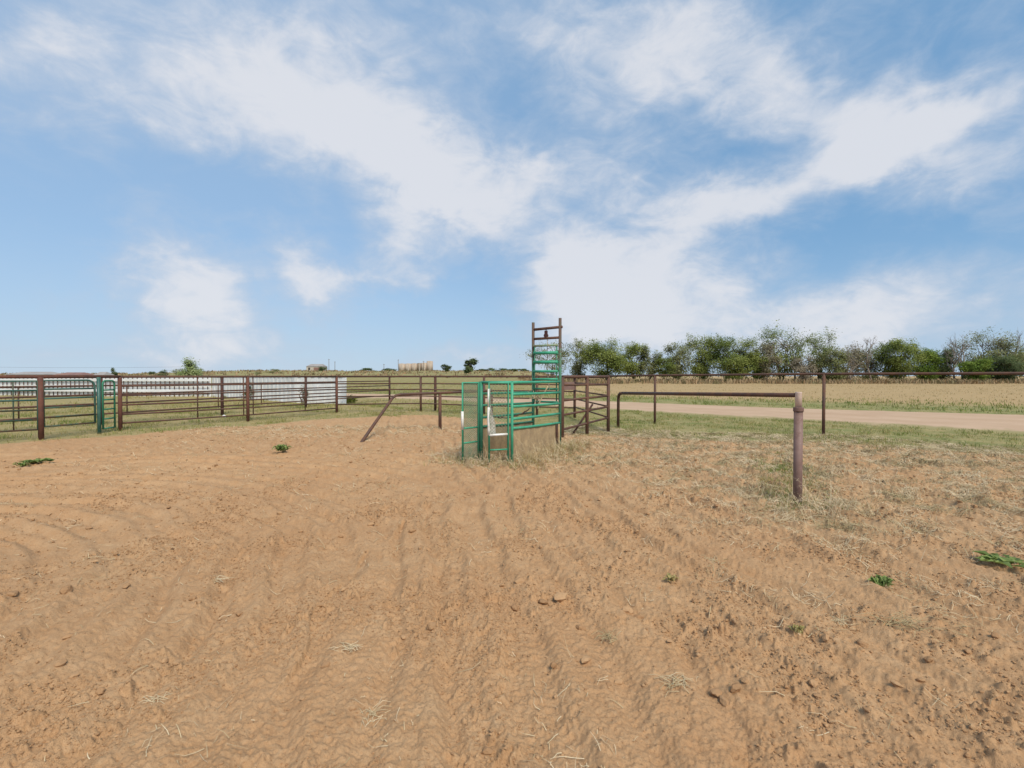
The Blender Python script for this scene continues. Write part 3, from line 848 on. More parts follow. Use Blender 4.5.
def shed(name, label, px, w, d, Z, eave, ridge, mw, mr):
    x = xz(px, Z); g = gz(x, Z) - .3
    t = thing(name, label, 'building', (x, Z, g))
    MB().box((x, Z, g + eave / 2), (w, d, eave)).build('wall', mw, t, smooth=False)
    o_ = .25
    rf = MB().poly([(x - w / 2 - o_, Z - d / 2 - o_, g + eave + .004), (x + w / 2 + o_, Z - d / 2 - o_, g + eave + .004), (x + w / 2 + o_, Z + d / 2 + o_, g + eave + .004), (x - w / 2 - o_, Z + d / 2 + o_, g + eave + .004),
                    (x - w / 2 * .75, Z, g + ridge), (x + w / 2 * .75, Z, g + ridge)],
                   [(3, 2, 1, 0), (0, 1, 5, 4), (2, 3, 4, 5), (1, 2, 5), (3, 0, 4)])
    rf.build('roof', mr, t, smooth=False)
    return t, x, g


shed('shed', 'low brown roofed shed showing over the fence at far left', 38, 7.0, 5, 92, 1.5, 2.05, M['house_wall'], M['roof_grey'])
shed('shed', 'low maroon roofed shed showing over the fence left of the teal post', 76, 4.4, 4, 92, 1.5, 2.0, M['house_wall'], M['roof_brown'])
shed('shed', 'small grey roofed shed showing just above the teal gate post', 104, 1.6, 2, 92, 1.5, 2.1, M['house_wall'], M['roof_grey'])
t, x, g = shed('farmhouse', 'small pale farmhouse with a brown roof on the far rise', 317, 8.0, 6, 240, 2.6, 3.9, M['house_wall'], M['roof_grey'])
MB().box((x + 1.6, 240 - 3.02, g + 1.3), (4.0, .06, 1.5)).build('porch_opening', M['roof_brown'], t, smooth=False)
MB().box((x - 2.6, 240 - 3.02, g + 1.5), (1.0, .06, 1.1)).build('window', M['dark'], t, smooth=False)

for px, rr, ytop, mt, lab in ((402, 2.05, 363.8, 'tank', 'pale tan storage tank leftmost in the tank row'), (408.3, 2.05, 363.8, 'tank', 'pale tan storage tank second from the left in the row'),
                              (414.2, 1.95, 363.6, 'tank', 'pale tan storage tank left of the dark vessel'), (419.3, 1.5, 363.4, 'tank_dark', 'narrow dark brown vessel in the middle of the tank row'),
                              (424.2, 1.75, 363.0, 'tank', 'pale tan tank just right of the dark vessel'), (429.8, 2.0, 361.3, 'tank', 'tallest pale tan tank at the right end of the row')):
    Z = 300; x = xz(px, Z); g = gz(x, Z) - .4; zt = zat(ytop, Z)
    t = thing('storage_tank', lab, 'tank', (x, Z, g), 'oil tanks on the far rise')
    MB().tube([(x, Z, g), (x, Z, zt)], rr, 20).build('shell', M[mt], t)
    MB().tube([(x, Z, zt), (x, Z, zt + .25)], rr * .98, 20, r1=rr * .3).build('lid', M[mt], t)
    MB().box((x + .5, Z - rr - .06, (g + zt) / 2), (.4, .06, zt - g)).build('ladder', M['house_wall'], t, smooth=False)
for px, yt, lab in ((398.3, 359.5, 'thin vent stack at the left end of the tank row'), (423.6, 361, 'thin vent stack between tanks near the tall tank'), (329, 359, 'left one of two thin poles right of the farmhouse'), (335, 361.5, 'right one of two thin poles right of the farmhouse'), (384, 364, 'lone thin pole on the rise left of the tanks')):
    Z = 296; x = xz(px, Z); g = gz(x, Z); zt = zat(yt, Z)
    t = thing('utility_pole', lab, 'pole', (x, Z, g), 'thin poles on the far rise')
    MB().tube([(x, Z, g - .5), (x, Z, zt)], .14, 6).build('pole', M['wood_pole'], t)
    MB().box((x, Z, zt - .35), (1.1, .14, .14)).build('crossarm', M['wood_pole'], t, smooth=False)
# overhead line at left
Z = 110
ends = [(-190, 368.5), (60, 367.0), (196, 366.6)]
ul = thing('utility_pole', 'grey utility pole behind the pale leafy tree carrying a thin line', 'pole', (xz(196, Z), Z, 0))
MB().tube([(xz(196, Z), Z, -.4), (xz(196, Z), Z, zat(366, Z))], .09, 6).build('pole', M['wood_pole'], ul)
wpts = []
for k in range(25):
    s = k / 24; px = -260 + s * 456; py = 366.6 + 1.8 * (0.5 - abs(s - .5)) * 0 + 2.2 * (4 * ((s * 2) % 1) * (1 - (s * 2) % 1)) * .5
    wpts.append((xz(px, Z), Z, zat(py, Z)))
o = MB().tube(wpts, .018, 4).build('overhead_wire', M['wire'], None, origin=wpts[0]); tag(o, 'thin overhead wire crossing low over the left horizon', 'wire')
ul2 = thing('utility_pole', 'grey utility pole outside the left edge carrying the thin line', 'pole', (xz(-260, Z), Z, 0))
MB().tube([(xz(-260, Z), Z, -.4), (xz(-260, Z), Z, zat(366, Z))], .09, 6).build('pole', M['wood_pole'], ul2)

# ------------------------------------------------------------------ TREES
def leaf_quads(centers, size, rg, flat=0.0):
    n = len(centers)
    out = centers - centers.mean(0); out /= np.linalg.norm(out, axis=1)[:, None] + 1e-6
    nn = rg.normal(size=(n, 3)) * .5 + np.array([0, 0, .75]) + out * .6; nn /= np.linalg.norm(nn, axis=1)[:, None]
    a = rg.normal(size=(n, 3)); a -= nn * (a * nn).sum(1)[:, None]; a /= np.linalg.norm(a, axis=1)[:, None]
    c = np.cross(nn, a)
    s = (size * rg.uniform(.55, 1.35, n))[:, None]
    w = s * rg.uniform(.35, .7, n)[:, None]
    V = np.stack((centers - a * s * .5, centers + c * w * .5, centers + a * s * .5, centers - c * w * .5), 1).reshape(-1, 3)
    return V, np.arange(4 * n)


def tree(px, ytop, wpx, Z, kind, label, seed, density=1.0, low=0.12, group='trees along the far road', nclump=None, lean=0.0, stems=4, name='tree', leaf=.34, ybase=None, bare=0, tip=None):
    rg = np.random.default_rng(seed); rd_ = random.Random(seed)
    x = xz(px, Z); g = gz(x, Z); H = max(zat(ytop, Z) - g, wpx / F * Z * .2) * (.94 if group == 'trees along the far road' else 1); Wd = wpx / F * Z
    t = thing(name, label, 'bush' if name == 'bush' else 'tree', (x, Z, g), group)
    tm = MB(); ends = []
    ncl = nclump or int(22 + 12 * density)
    isb = name == 'bush'
    base_r = max(.06, H * .022)
    stem_tops = []
    for k in range(stems):
        th = rd_.uniform(0, 6.28); sp_ = rd_.uniform(.08, .26) * Wd
        top = Vector((x + math.cos(th) * sp_ + lean * Wd * .4, Z + math.sin(th) * sp_, g + H * rd_.uniform(.55, .8)))
        b0 = Vector((x + math.cos(th) * base_r * .7, Z + math.sin(th) * base_r * .7, g - .2))
        m1 = b0.lerp(top, .35) + Vector((rd_.uniform(-.2, .2), rd_.uniform(-.2, .2), H * .06)); m2 = b0.lerp(top, .7) + Vector((rd_.uniform(-.3, .3), rd_.uniform(-.3, .3), H * .03))
        tm.tube([b0, m1, m2, top], base_r * rd_.uniform(.5, .9), 6, r1=base_r * .15)
        stem_tops.append((b0, m1, m2, top))
    lv = []
    for k in range(ncl):
        # clump centre inside an irregular egg-shaped envelope
        u = rg.uniform(-1, 1); v = rg.uniform(0, 1); w_ = rg.uniform(-1, 1)
        prof = math.sin(math.pi * min(1, .18 + .80 * (1 - v))) ** .6
        if isb: prof = math.sqrt(max(0, 1 - (v * .95) ** 2))
        rad = Wd * .5 * (prof if not tip else 1.15 * (1 - v) ** 1.1 + .04) * rd_.uniform(.45, 1.0)
        ang = rd_.uniform(0, 6.28)
        zz = g + H * (low + (1 - low) * (.06 + .88 * v)) 
        cpt = Vector((x + math.cos(ang) * rad + lean * Wd * v * .5, Z + math.sin(ang) * rad * .8, zz))
        b0, m1, m2, top = rd_.choice(stem_tops)
        src = m1.lerp(m2, rd_.random()) if v < .6 else m2.lerp(top, rd_.random())
        if src.z > cpt.z + H * .1: src = b0.lerp(m1, rd_.uniform(.4, 1))
        mid = src.lerp(cpt, .5) + Vector((rd_.uniform(-.3, .3), rd_.uniform(-.3, .3), H * .03))
        tm.tube([src, mid, cpt], base_r * .3, 5, r1=.02)
        for j in range(3 + bare):
            e = cpt + Vector((rd_.gauss(0, .1) * Wd, rd_.gauss(0, .08) * Wd, rd_.gauss(.04, .055) * H))
            tm.tube([cpt.lerp(mid, rd_.uniform(0, .6)), e], .03 + .015 * bare * .5, 4, r1=.008)
            ends.append(e)
        cs = rd_.uniform(.075, .13)
        n = int(density * rd_.uniform(120, 270))
        pts_ = rg.normal(size=(n, 3)) * np.array([Wd * cs, Wd * cs, H * cs * (1.3 if isb else .62)]) + np.array(cpt)
        lv.append(pts_)
    for e in ends:
        n = int(density * 34)
        lv.append(rg.normal(size=(n, 3)) * np.array([Wd * .045, Wd * .045, H * .035]) + np.array(e))
    tm.build('trunk', M['deadwood'] if kind in ('grey', None) else M['bark'], t)
    if kind:
        P_ = np.concatenate(lv); P_ = P_[P_[:, 2] > g + H * low * .4]
        Vv, lp = leaf_quads(P_, leaf * min(1.0, H / 9 + .25), rg)
        me = np_mesh('crown', Vv - np.array([x, Z, g]), lp, np.full(len(Vv) // 4, 4), LEAF[kind])
        o = bpy.data.objects.new('crown', me); COL.objects.link(o); o.parent = t
    return t


def dead_tree(px, ytop, wpx, Z, label, seed, group='trees along the far road', lean=0):
    rd_ = random.Random(seed); x = xz(px, Z); g = gz(x, Z); H = zat(ytop, Z) - g; Wd = wpx / F * Z
    t = thing('bare_tree', label, 'tree', (x, Z, g), group)
    m = MB(); tw = MB()
    def br(p, d, L, r, lev):
        q = p + d * L * .5 + Vector((rd_.gauss(0, .04), rd_.gauss(0, .04), rd_.gauss(0, .03))) * L
        e = q + (d + Vector((rd_.gauss(0, .12), rd_.gauss(0, .12), .08))).normalized() * L * .5
        (m if lev < 2 else tw).tube([p, q, e], r, 6 if lev < 2 else 4, r1=r * .5)
        if lev >= 4: return
        for k in range(rd_.choice((2, 3)) + (lev == 3)):
            dd = (d + Vector((rd_.gauss(0, .55) * Wd / H * 2.2, rd_.gauss(0, .5), rd_.uniform(-.1, .4)))).normalized()
            br(q.lerp(e, rd_.uniform(.2, 1)), dd, L * rd_.uniform(.55, .78), r * .55, lev + 1)
    br(Vector((x, Z, g - .2)), Vector((lean, 0, 1)).normalized(), H * .42, max(.12, H * .022), 0)
    if lean == 0: br(Vector((x + .2, Z, g - .2)), Vector((rd_.uniform(-.3, .3), .1, 1)).normalized(), H * .36, H * .016, 0)
    zmax = max(v.z for v in m.v + tw.v); k = H / (zmax - g)
    for mm in (m, tw):
        for v in mm.v: v.z = g + (v.z - g) * k
    m.build('trunk', M['deadwood'], t); tw.build('twigs', M['deadwood'], t)
    return t


TG = 'trees along the far road'
ZT = 112
T = [
    (551, 340, 40, 108, 'olive', 'thin sparse tree seen through the chute tower bars', .45, .12, 0),
    (579, 338, 24, 114, 'olive', 'thin pale tree just right of the chute tower', .6, .1, 0),
    (605, 335, 44, 110, 'green', 'large round green tree standing right of the chute tower', 1.5, .1, 0),
    (634, 342, 26, 113, 'green', 'middle sized tree touching the right side of the large round green tree', .95, .08, 0),
    (650, 346, 22, 112, 'olive', 'small airy tree at the left of the gap in the row', .6, .14, 0),
    (665, 357, 20, 110, 'green', 'low tree on a visible trunk in the gap in the row', .6, .25, 0),
    (679, 343, 30, 112, 'olive', 'loose topped tree at the right of the gap in the row', .9, .12, 0),
    (704, 337, 42, 114, 'green', 'broad bushy tree left of the rounded twin crown', 1.4, .08, 0),
    (734, 336, 42, 110, 'green', 'rounded bushy tree with a steep right side', 1.6, .06, 0),
    (758, 352, 24, 112, 'bright', 'short bright green tree below the tall spired tree', .9, .05, 0),
    (782, 327, 46, 112, 'green', 'tall dark tree with several uneven spires', .95, .1, 0),
    (766, 343, 24, 110, 'grey', 'grey half dead tree leaning on the tall spired tree', .5, .1, 2),
    (803, 356, 24, 108, 'grey', 'low grey brown shrub tree right of the tall spired tree', .6, .05, 1),
    (820, 332, 26, 114, 'green', 'narrow tree with a round tuft standing above its neighbours', .75, .12, 0),
    (831, 348, 30, 108, 'olive', 'low olive tree in front of the grey wispy trees', .8, .05, 0),
    (845, 339, 34, 112, 'grey', 'wispy pinkish grey tree with few leaves', .5, .06, 3),
    (867, 345, 34, 113, 'olive', 'thin olive tree left of the dense flat topped green tree', .6, .06, 2),
    (898, 337, 40, 110, 'green', 'dense flat topped dark green tree with open ground at its left', 1.5, .1, 0),
    (924, 349, 26, 112, 'bright', 'small bright green tree right of the flat topped tree', 1.1, .06, 0),
    (942, 349, 22, 114, 'dark', 'small blackish green tree before the grey snags', 1.0, .08, 0),
    (985, 331, 48, 112, 'olive', 'big olive green tree right of the tall bare snag', 1.0, .08, 1),
    (976, 358, 24, 106, 'bright', 'low bright green bush tree at the foot of the big olive tree', 1.2, .03, 0),
    (1012, 339, 38, 112, 'olive', 'thin leaved olive tree near the right edge', .8, .06, 2),
    (1004, 355, 36, 107, 'dark', 'low dark tree under the thin leaved tree near the right edge', 1.0, .05, 0),
    (1052, 336, 44, 112, 'green', 'green tree just beyond the right edge', 1.0, .08, 0),
    (1100, 338, 50, 112, 'olive', 'olive tree farther beyond the right edge', 1.0, .08, 0),
]
for i, (px, yt, wp_, Z, kd, lab, dn, lw, br_) in enumerate(T):
    tree(px, yt, wp_, Z, kd, lab, 100 + i, dn, lw, bare=br_)
dead_tree(955, 342, 30, 110, 'grey leafless tree left of the tall bare snag', 301)
dead_tree(963, 331, 18, 108, 'tall bare snag with a forked top', 302)
dead_tree(1005, 327, 14, 110, 'tallest thin bare snag rising over the right end of the row', 303)
dead_tree(872, 336, 22, 109, 'bare leaning branch tree left of the flat topped green tree', 304, lean=-.35)
dead_tree(795, 334, 14, 113, 'bare forked top rising beside the tall spired tree', 305)
dead_tree(851, 350, 30, 107, 'low leafless pinkish tree among the wispy grey trees', 306)

FG = 'small trees and bushes on the left horizon'
tree(190, 357, 26, 70, 'pale', 'pale leafy young tree above the left fence', 401, .6, .1, FG, 18, leaf=.3, tip=1, stems=2)
tree(181, 369, 22, 80, 'olive', 'olive bush at the left foot of the pale leafy tree', 402, .7, .05, FG, 9, name='bush', leaf=.3)
tree(201, 370, 14, 78, 'pale', 'pale bush at the right foot of the pale leafy tree', 403, .6, .05, FG, 8, name='bush', leaf=.3)
tree(155, 370, 11, 110, 'dark', 'small dark tree left of another far bush at the left', 404, .5, .2, FG, 8, stems=1)
tree(165, 370, 10, 112, 'dark', 'small dark tree between a far twin and the pale tree', 405, .5, .2, FG, 8, stems=1)
tree(115, 368, 8, 105, 'dark', 'tiny dark tree above the narrow walk gate', 406, .5, .3, FG, 7, stems=1)
tree(273, 369, 16, 150, 'olive', 'sparse olive tree left of the farmhouse', 407, .5, .2, FG, 10)
tree(257, 372, 10, 150, 'olive', 'low olive bush farther left of the farmhouse', 408, .5, .1, FG, 8, name='bush')
tree(322, 367, 9, 236, 'dark', 'dark round bush against the farmhouse', 409, .9, .05, FG, 8, name='bush', leaf=.8)
tree(368, 370, 16, 290, 'dark', 'dark bush clump on the rise left of the tanks', 410, .9, .05, FG, 10, name='bush', leaf=1.0)
tree(388, 370.5, 14, 290, 'dark', 'low dark bush directly left of the tank row', 411, .9, .05, FG, 10, name='bush', leaf=1.0)
tree(446, 361, 11, 170, 'dark', 'small ragged dark tree right of the tanks', 412, .45, .25, FG, 8, stems=1, leaf=.7)
tree(469, 360, 14, 160, 'dark', 'small round green tree between the tanks and the chute', 413, 1.2, .2, FG, 12, stems=1, leaf=.7)
for k, (px, yt, w_) in enumerate(((492, 371, 14), (503, 370.5, 12), (513, 370, 12), (522, 371, 12), (481, 372, 10))):
    tree(px, yt, w_, 260, 'dark', ['dark bush left in the low far row before the chute tower', 'dark bush second in the low far row', 'dark bush in the middle of the low far row', 'dark bush nearest the chute tower in the low far row', 'dark bush set apart at the left of the low far row'][k], 420 + k, .9, .05, FG, 8, name='bush', leaf=1.0)
tree(350, 391, 12, 26.5, 'yellow', 'yellow green round bush at the right end of the white fence', 440, 1.3, .03, None, 9, name='bush', leaf=.13)
tree(252, 381, 17, 31.0, 'dark', 'dark leafy sapling in front of the white fence', 441, .55, .15, None, 8, name='sapling', leaf=.16, stems=2)
tree(284, 394, 15, 30.0, 'dark', 'low dark shrub at the foot of the white fence', 442, .8, .02, None, 6, name='bush', leaf=.13)
tree(304, 384, 8, 26.0, 'dark', 'small upright shrub beside a dark alley post', 443, .6, .1, None, 6, name='bush', leaf=.12)
tree(245, 391, 10, 31.5, 'olive', 'low olive shrub left of the dark leafy sapling', 444, .8, .02, None, 6, name='bush', leaf=.13)
tree(225, 396, 9, 33.5, 'yellow', 'low yellowish shrub behind the dark left post', 445, .8, .02, None, 5, name='bush', leaf=.13)

# ------------------------------------------------------------------ GRASS, SCRUB, STRAW, CLODS
def blades(name, X, Y, Hh, Wd, mat, label, cat, seed, lean=.5, z=None):
    rg = np.random.default_rng(seed); n = len(X)
    Z = (height(X, Y) if z is None else z) - .01
    th = rg.uniform(0, 2 * np.pi, n); ld = rg.uniform(0, 2 * np.pi, n); lm = np.abs(rg.normal(0, lean, n)) * Hh
    wx, wy = np.cos(th) * Wd / 2, np.sin(th) * Wd / 2
    lx, ly = np.cos(ld) * lm, np.sin(ld) * lm
    v0 = np.stack((X - wx, Y - wy, Z), 1); v1 = np.stack((X + wx, Y + wy, Z), 1)
    v2 = np.stack((X + wx * .7 + lx * .4, Y + wy * .7 + ly * .4, Z + Hh * .6), 1); v3 = np.stack((X - wx * .7 + lx * .4, Y - wy * .7 + ly * .4, Z + Hh * .6), 1)
    v4 = np.stack((X + lx, Y + ly, Z + Hh), 1)
    Vv = np.stack((v0, v1, v2, v3, v4), 1).reshape(-1, 3)
    b0 = np.arange(n)[:, None] * 5
    q = (b0 + np.array([[0, 1, 2, 3, 3, 2, 4]])).ravel()
    me = np_mesh(name, Vv, q, np.tile([4, 3], n), mat)
    o = bpy.data.objects.new(name, me); COL.objects.link(o)
    return tag(o, label, cat, kind='stuff')


rg = np.random.default_rng(11)


def scatter(n, x0, x1, y0, y1, dens, view=True):
    X = rg.uniform(x0, x1, n); Y = rg.uniform(y0, y1, n)
    keep = np.ones(n, bool)
    if view: keep &= np.abs(X) < Y * 1.22 + 1.0
    X, Y = X[keep], Y[keep]
    p = dens(X, Y); k = rg.uniform(0, 1, len(X)) < p
    return X[k], Y[k]


def tufted(X, Y, per, spread):
    X = np.repeat(X, per) + rg.normal(0, spread, len(X) * per); Y = np.repeat(Y, per) + rg.normal(0, spread, len(Y) * per)
    return X, Y


def roadfar(X): return np.interp(X, [p[0] for p in ROAD_FAR], [p[1] for p in ROAD_FAR])


def dens_near(X, Y):
    a = poly_sd(X, Y, ARENA) + 0.7 * fbm(X / 1.2, Y / 1.2, 3); r_ = poly_sd(X, Y, ROAD) + 0.5 * fbm(X / .8 + 7, Y / .8, 2)
    patch = np.clip(.62 + 1.3 * fbm(X / 1.1 + 3, Y / 1.1, 3), .06, 1)
    return np.where((a < 0.25) & (r_ < .22) & (Y < roadfar(X)), 1, 0) * patch * np.clip(1 - a * 1.2, 0, 1)


X, Y = scatter(30000, -22, 22, 7, 30, dens_near); X, Y = tufted(X, Y, 5, .05)
blades('grass', X, Y, rg.uniform(.025, .10, len(X)), rg.uniform(.006, .013, len(X)), M['grass'], 'short patchy olive grass round the edge of the tilled dirt', 'grass', 1, .7)
X, Y = scatter(26000, 2, 20, 8, 26, lambda X, Y: dens_near(X, Y) * np.clip(.25 + 1.5 * fbm(X / 2.2 + 40, Y / 1.5, 3) + .2, 0, 1)); X, Y = tufted(X, Y, 5, .05)
blades('grass', X, Y, rg.uniform(.03, .11, len(X)), rg.uniform(.006, .014, len(X)), M['grass_green'], 'greener grass strip between the single rail fence and the dirt road', 'grass', 2, .7)
X, Y = scatter(26000, -20, -2, 8, 26, lambda X, Y: dens_near(X, Y) * np.clip(-.1 + 1.7 * fbm(X / 1.8 + 60, Y / 1.8, 3) + .2, 0, 1)); X, Y = tufted(X, Y, 5, .06)
blades('grass', X, Y, rg.uniform(.03, .14, len(X)), rg.uniform(.008, .018, len(X)), M['grass_green'], 'greener grass patches growing under the left pipe fences', 'grass', 12, .7)
# grass strip at the foot of the thick post and along the box rail
def dens_strip(X, Y):
    c = np.abs(X - (3.46 + .45 * (Y - 5.75))); return np.clip(1 - c / .5, 0, 1) * sst(Y, 4.9, 6.0) * (1 - sst(Y, 8.2, 9.6)) * np.clip(.5 + 1.4 * fbm(X / .5, Y / .5, 2), 0, 1)
X, Y = scatter(15000, 2.6, 6.0, 5.0, 9.8, dens_strip); X, Y = tufted(X, Y, 5, .03)
blades('grass', X, Y, rg.uniform(.02, .09, len(X)), rg.uniform(.004, .009, len(X)), M['grass_green'], 'green grass strip growing behind the thick mauve post', 'grass', 3, .9)
# verge beyond the road
def dens_verge(X, Y):
    d = Y - roadfar(X); return np.where((d > .3 + .7 * fbm(X / 1.1, Y / 1.1, 3)) & (d < 15), 1, 0) * np.clip(1 - (d - 6) / 10, 0, 1) * np.clip(.5 + 1.2 * fbm(X / 2.5, Y / 2.5, 3), .05, 1)
X, Y = scatter(34000, -25, 48, 18, 60, dens_verge); X, Y = tufted(X, Y, 4, .12)
blades('grass', X, Y, .04 + .16 * rg.random(len(X)) ** 2, rg.uniform(.02, .045, len(X)), M['grass_green'], 'taller green verge grass along the far side of the dirt road', 'grass', 4, .5)
# dry field
X, Y = scatter(60000, -60, 130, 26, 112, lambda X, Y: np.where(Y > roadfar(X) + 5, 1, 0) * np.clip(.35 + .8 * fbm(X / 6, Y / 6, 3), .08, 1) * (np.degrees(np.arctan2(X, Y)) > -22)); X, Y = tufted(X, Y, 2, .2)
blades('dry_grass', X, Y, rg.uniform(.04, .14, len(X)), rg.uniform(.02, .05, len(X)), M['grass_dry'], 'pale dry grass covering the field below the trees', 'grass', 5, .5)
# rough dry brush under the trees
X, Y = scatter(16000, 2, 150, 92, 122, lambda X, Y: np.clip(.45 + 1.3 * fbm(X / 5, Y / 5, 3), .02, 1)); X, Y = tufted(X, Y, 2, .4)
blades('scrub', X, Y, rg.uniform(.3, 1.15, len(X)), rg.uniform(.1, .3, len(X)), M['scrub'], 'rough brown brush under the row of trees', 'scrub', 6, .5)
# sage scrub on the rise
X, Y = scatter(15000, -190, 20, 120, 320, lambda X, Y: np.clip(-.05 + 1.2 * fbm(X / 9, Y / 9, 3), .01, 1)); X, Y = tufted(X, Y, 4, .5)
blades('sagebrush', X, Y, rg.uniform(.3, .9, len(X)), rg.uniform(.2, .6, len(X)), M['scrub'], 'scattered low sagebrush over the far rise', 'scrub', 7, .6)
# pasture tufts left centre
X, Y = scatter(16000, -40, 10, 20, 90, lambda X, Y: np.where(poly_sd(X, Y, ROAD) < -.2, 1, 0) * np.clip(.2 + 1.2 * fbm(X / 3, Y / 3, 3), .02, 1)); X, Y = tufted(X, Y, 4, .12)
blades('grass', X, Y, rg.uniform(.06, .22, len(X)), rg.uniform(.02, .05, len(X)), M['grass'], 'tufted pasture grass around the white fence and road', 'grass', 8, .5)


def straws(name, X, Y, L, w, mat, label, seed, arch=.25, lift=.012):
    """thin bent stalks lying on the soil"""
    rg2 = np.random.default_rng(seed); n = len(X); th = rg2.uniform(0, 2 * np.pi, n); bend = rg2.normal(0, .5, n)
    NS = 4; pts_ = []
    cx, cy = X.copy(), Y.copy(); tilt = np.abs(rg2.normal(0, arch, n))
    hh = []
    for k in range(NS):
        s = k / (NS - 1)
        a = th + bend * s
        px_ = X + np.cos(th + bend * s * .5) * L * s; py_ = Y + np.sin(th + bend * s * .5) * L * s
        pz = height(px_, py_) + lift * rg2.uniform(.2, 1.3, n) + tilt * L * s * (1 - .3 * s)
        pts_.append((px_, py_, pz, a))
    rows_ = []
    for k, (px_, py_, pz, a) in enumerate(pts_):
        ww = w * (1 - .5 * k / (NS - 1)) * .5
        rows_.append(np.stack((px_ - np.sin(a) * ww, py_ + np.cos(a) * ww, pz - ww * .4), 1)); rows_.append(np.stack((px_ + np.sin(a) * ww, py_ - np.cos(a) * ww, pz + ww * .4), 1))
    Vv = np.stack(rows_, 1).reshape(-1, 3); b0 = np.arange(n)[:, None] * (2 * NS)
    q = np.concatenate([b0 + np.array([[2 * k, 2 * k + 1, 2 * k + 3, 2 * k + 2]]) for k in range(NS - 1)], 1).ravel()
    me = np_mesh(name, Vv, q, np.full(n * (NS - 1), 4), mat)
    o = bpy.data.objects.new(name, me); COL.objects.link(o)
    return tag(o, label, 'straw', kind='stuff')


def dens_straw(X, Y):
    a = poly_sd(X, Y, ARENA)
    clump = np.clip(.38 + 1.9 * fbm(X / .45 + 20, Y / .45, 3), .02, 1.3)
    return litter(X, Y) ** 1.3 * clump * np.where(X > 1.5, 1.0, .55) * (a > -1.5)


X, Y = scatter(1200000, -9, 15, 1.6, 14.5, dens_straw)
straws('straw_litter', X, Y, (.02 + .16 * rg.random(len(X)) ** 2) * (.6 + .05 * Y), rg.uniform(.0016, .0038, len(X)) * (.7 + .17 * Y), M['straw'], 'dry straw and stalks littering the soil', 21)
def dens_ch(X, Y):
    d = np.hypot(X - CH_C[0] - .15, Y - CH_C[1] + .1)
    lx = (X - CH_A[0]) * CH_U[0] + (Y - CH_A[1]) * CH_U[1]; ly = (X - CH_A[0]) * CH_N[0] + (Y - CH_A[1]) * CH_N[1]
    side = np.exp(-((ly + .28) / .3) ** 2) * sst(lx, -.5, .3) * (1 - sst(lx, 2.0, 2.9))
    front = np.exp(-((lx + .35) / .35) ** 2) * np.exp(-((ly - .4) / .7) ** 2)
    pst = .8 * np.exp(-(((X - 3.40) / .42) ** 2 + ((Y - 5.45) / .45) ** 2))
    return np.clip(side + front * .9 + pst, 0, 1)
X, Y = scatter(26000, -2.5, 4.5, 4.5, 12, dens_ch)
straws('hay_litter', X, Y, rg.uniform(.10, .34, len(X)), rg.uniform(.003, .006, len(X)), M['straw'], 'tangled grey hay banked against the chute and post foot', 22, .75, .08)
X, Y = scatter(8000, -2.5, 3, 7, 12, lambda X, Y: dens_ch(X, Y) * .6); X, Y = tufted(X, Y, 3, .03)
blades('grass', X, Y, rg.uniform(.04, .2, len(X)), rg.uniform(.004, .009, len(X)), M['grass'], 'wispy olive grass growing along the chute sides', 'grass', 9, .9)

def dens_mat(X, Y):
    l_ = litter(X, Y); return np.clip(l_ - .28, 0, 1) ** 1.2 * np.clip(.3 + 2.0 * fbm(X / .5 + 8, Y / .5, 3), 0, 1) * (poly_sd(X, Y, ARENA) > -1) * sst(Y, 3.0, 6.5)
X, Y = scatter(130000, -1, 16, 3, 13, dens_mat); X, Y = tufted(X, Y, 5, .04)
blades('dry_grass', X, Y, rg.uniform(.015, .07, len(X)), rg.uniform(.003, .008, len(X)) * (.6 + .05 * Y), M['matted'], 'matted dry grass clumps in the soil at right', 'grass', 10, 1.6)

# soil lumps and crumbs, chopped into blunt facets
mc, q, p, out = newmat('clod_soil')
geo = q.n('ShaderNodeNewGeometry'); g_ = geo.outputs['Position']
c = q.mix(geo.outputs['Random Per Island'], (0.32, 0.182, 0.092), (0.44, 0.268, 0.142)); nf = q.noise(g_, 90, 4)
c = q.mix(q.smooth(nf, .45, .75, 0, .4), c, (0.28, .158, .08)); q.l(c, p.inputs['Base Color']); p.inputs['Roughness'].default_value = .95; p.inputs['Specular IOR Level'].default_value = .1
bp = q.n('ShaderNodeBump', i_Strength=.6, i_Distance=.006); q.l(nf, bp.inputs['Height']); q.l(bp.outputs[0], p.inputs['Normal'])


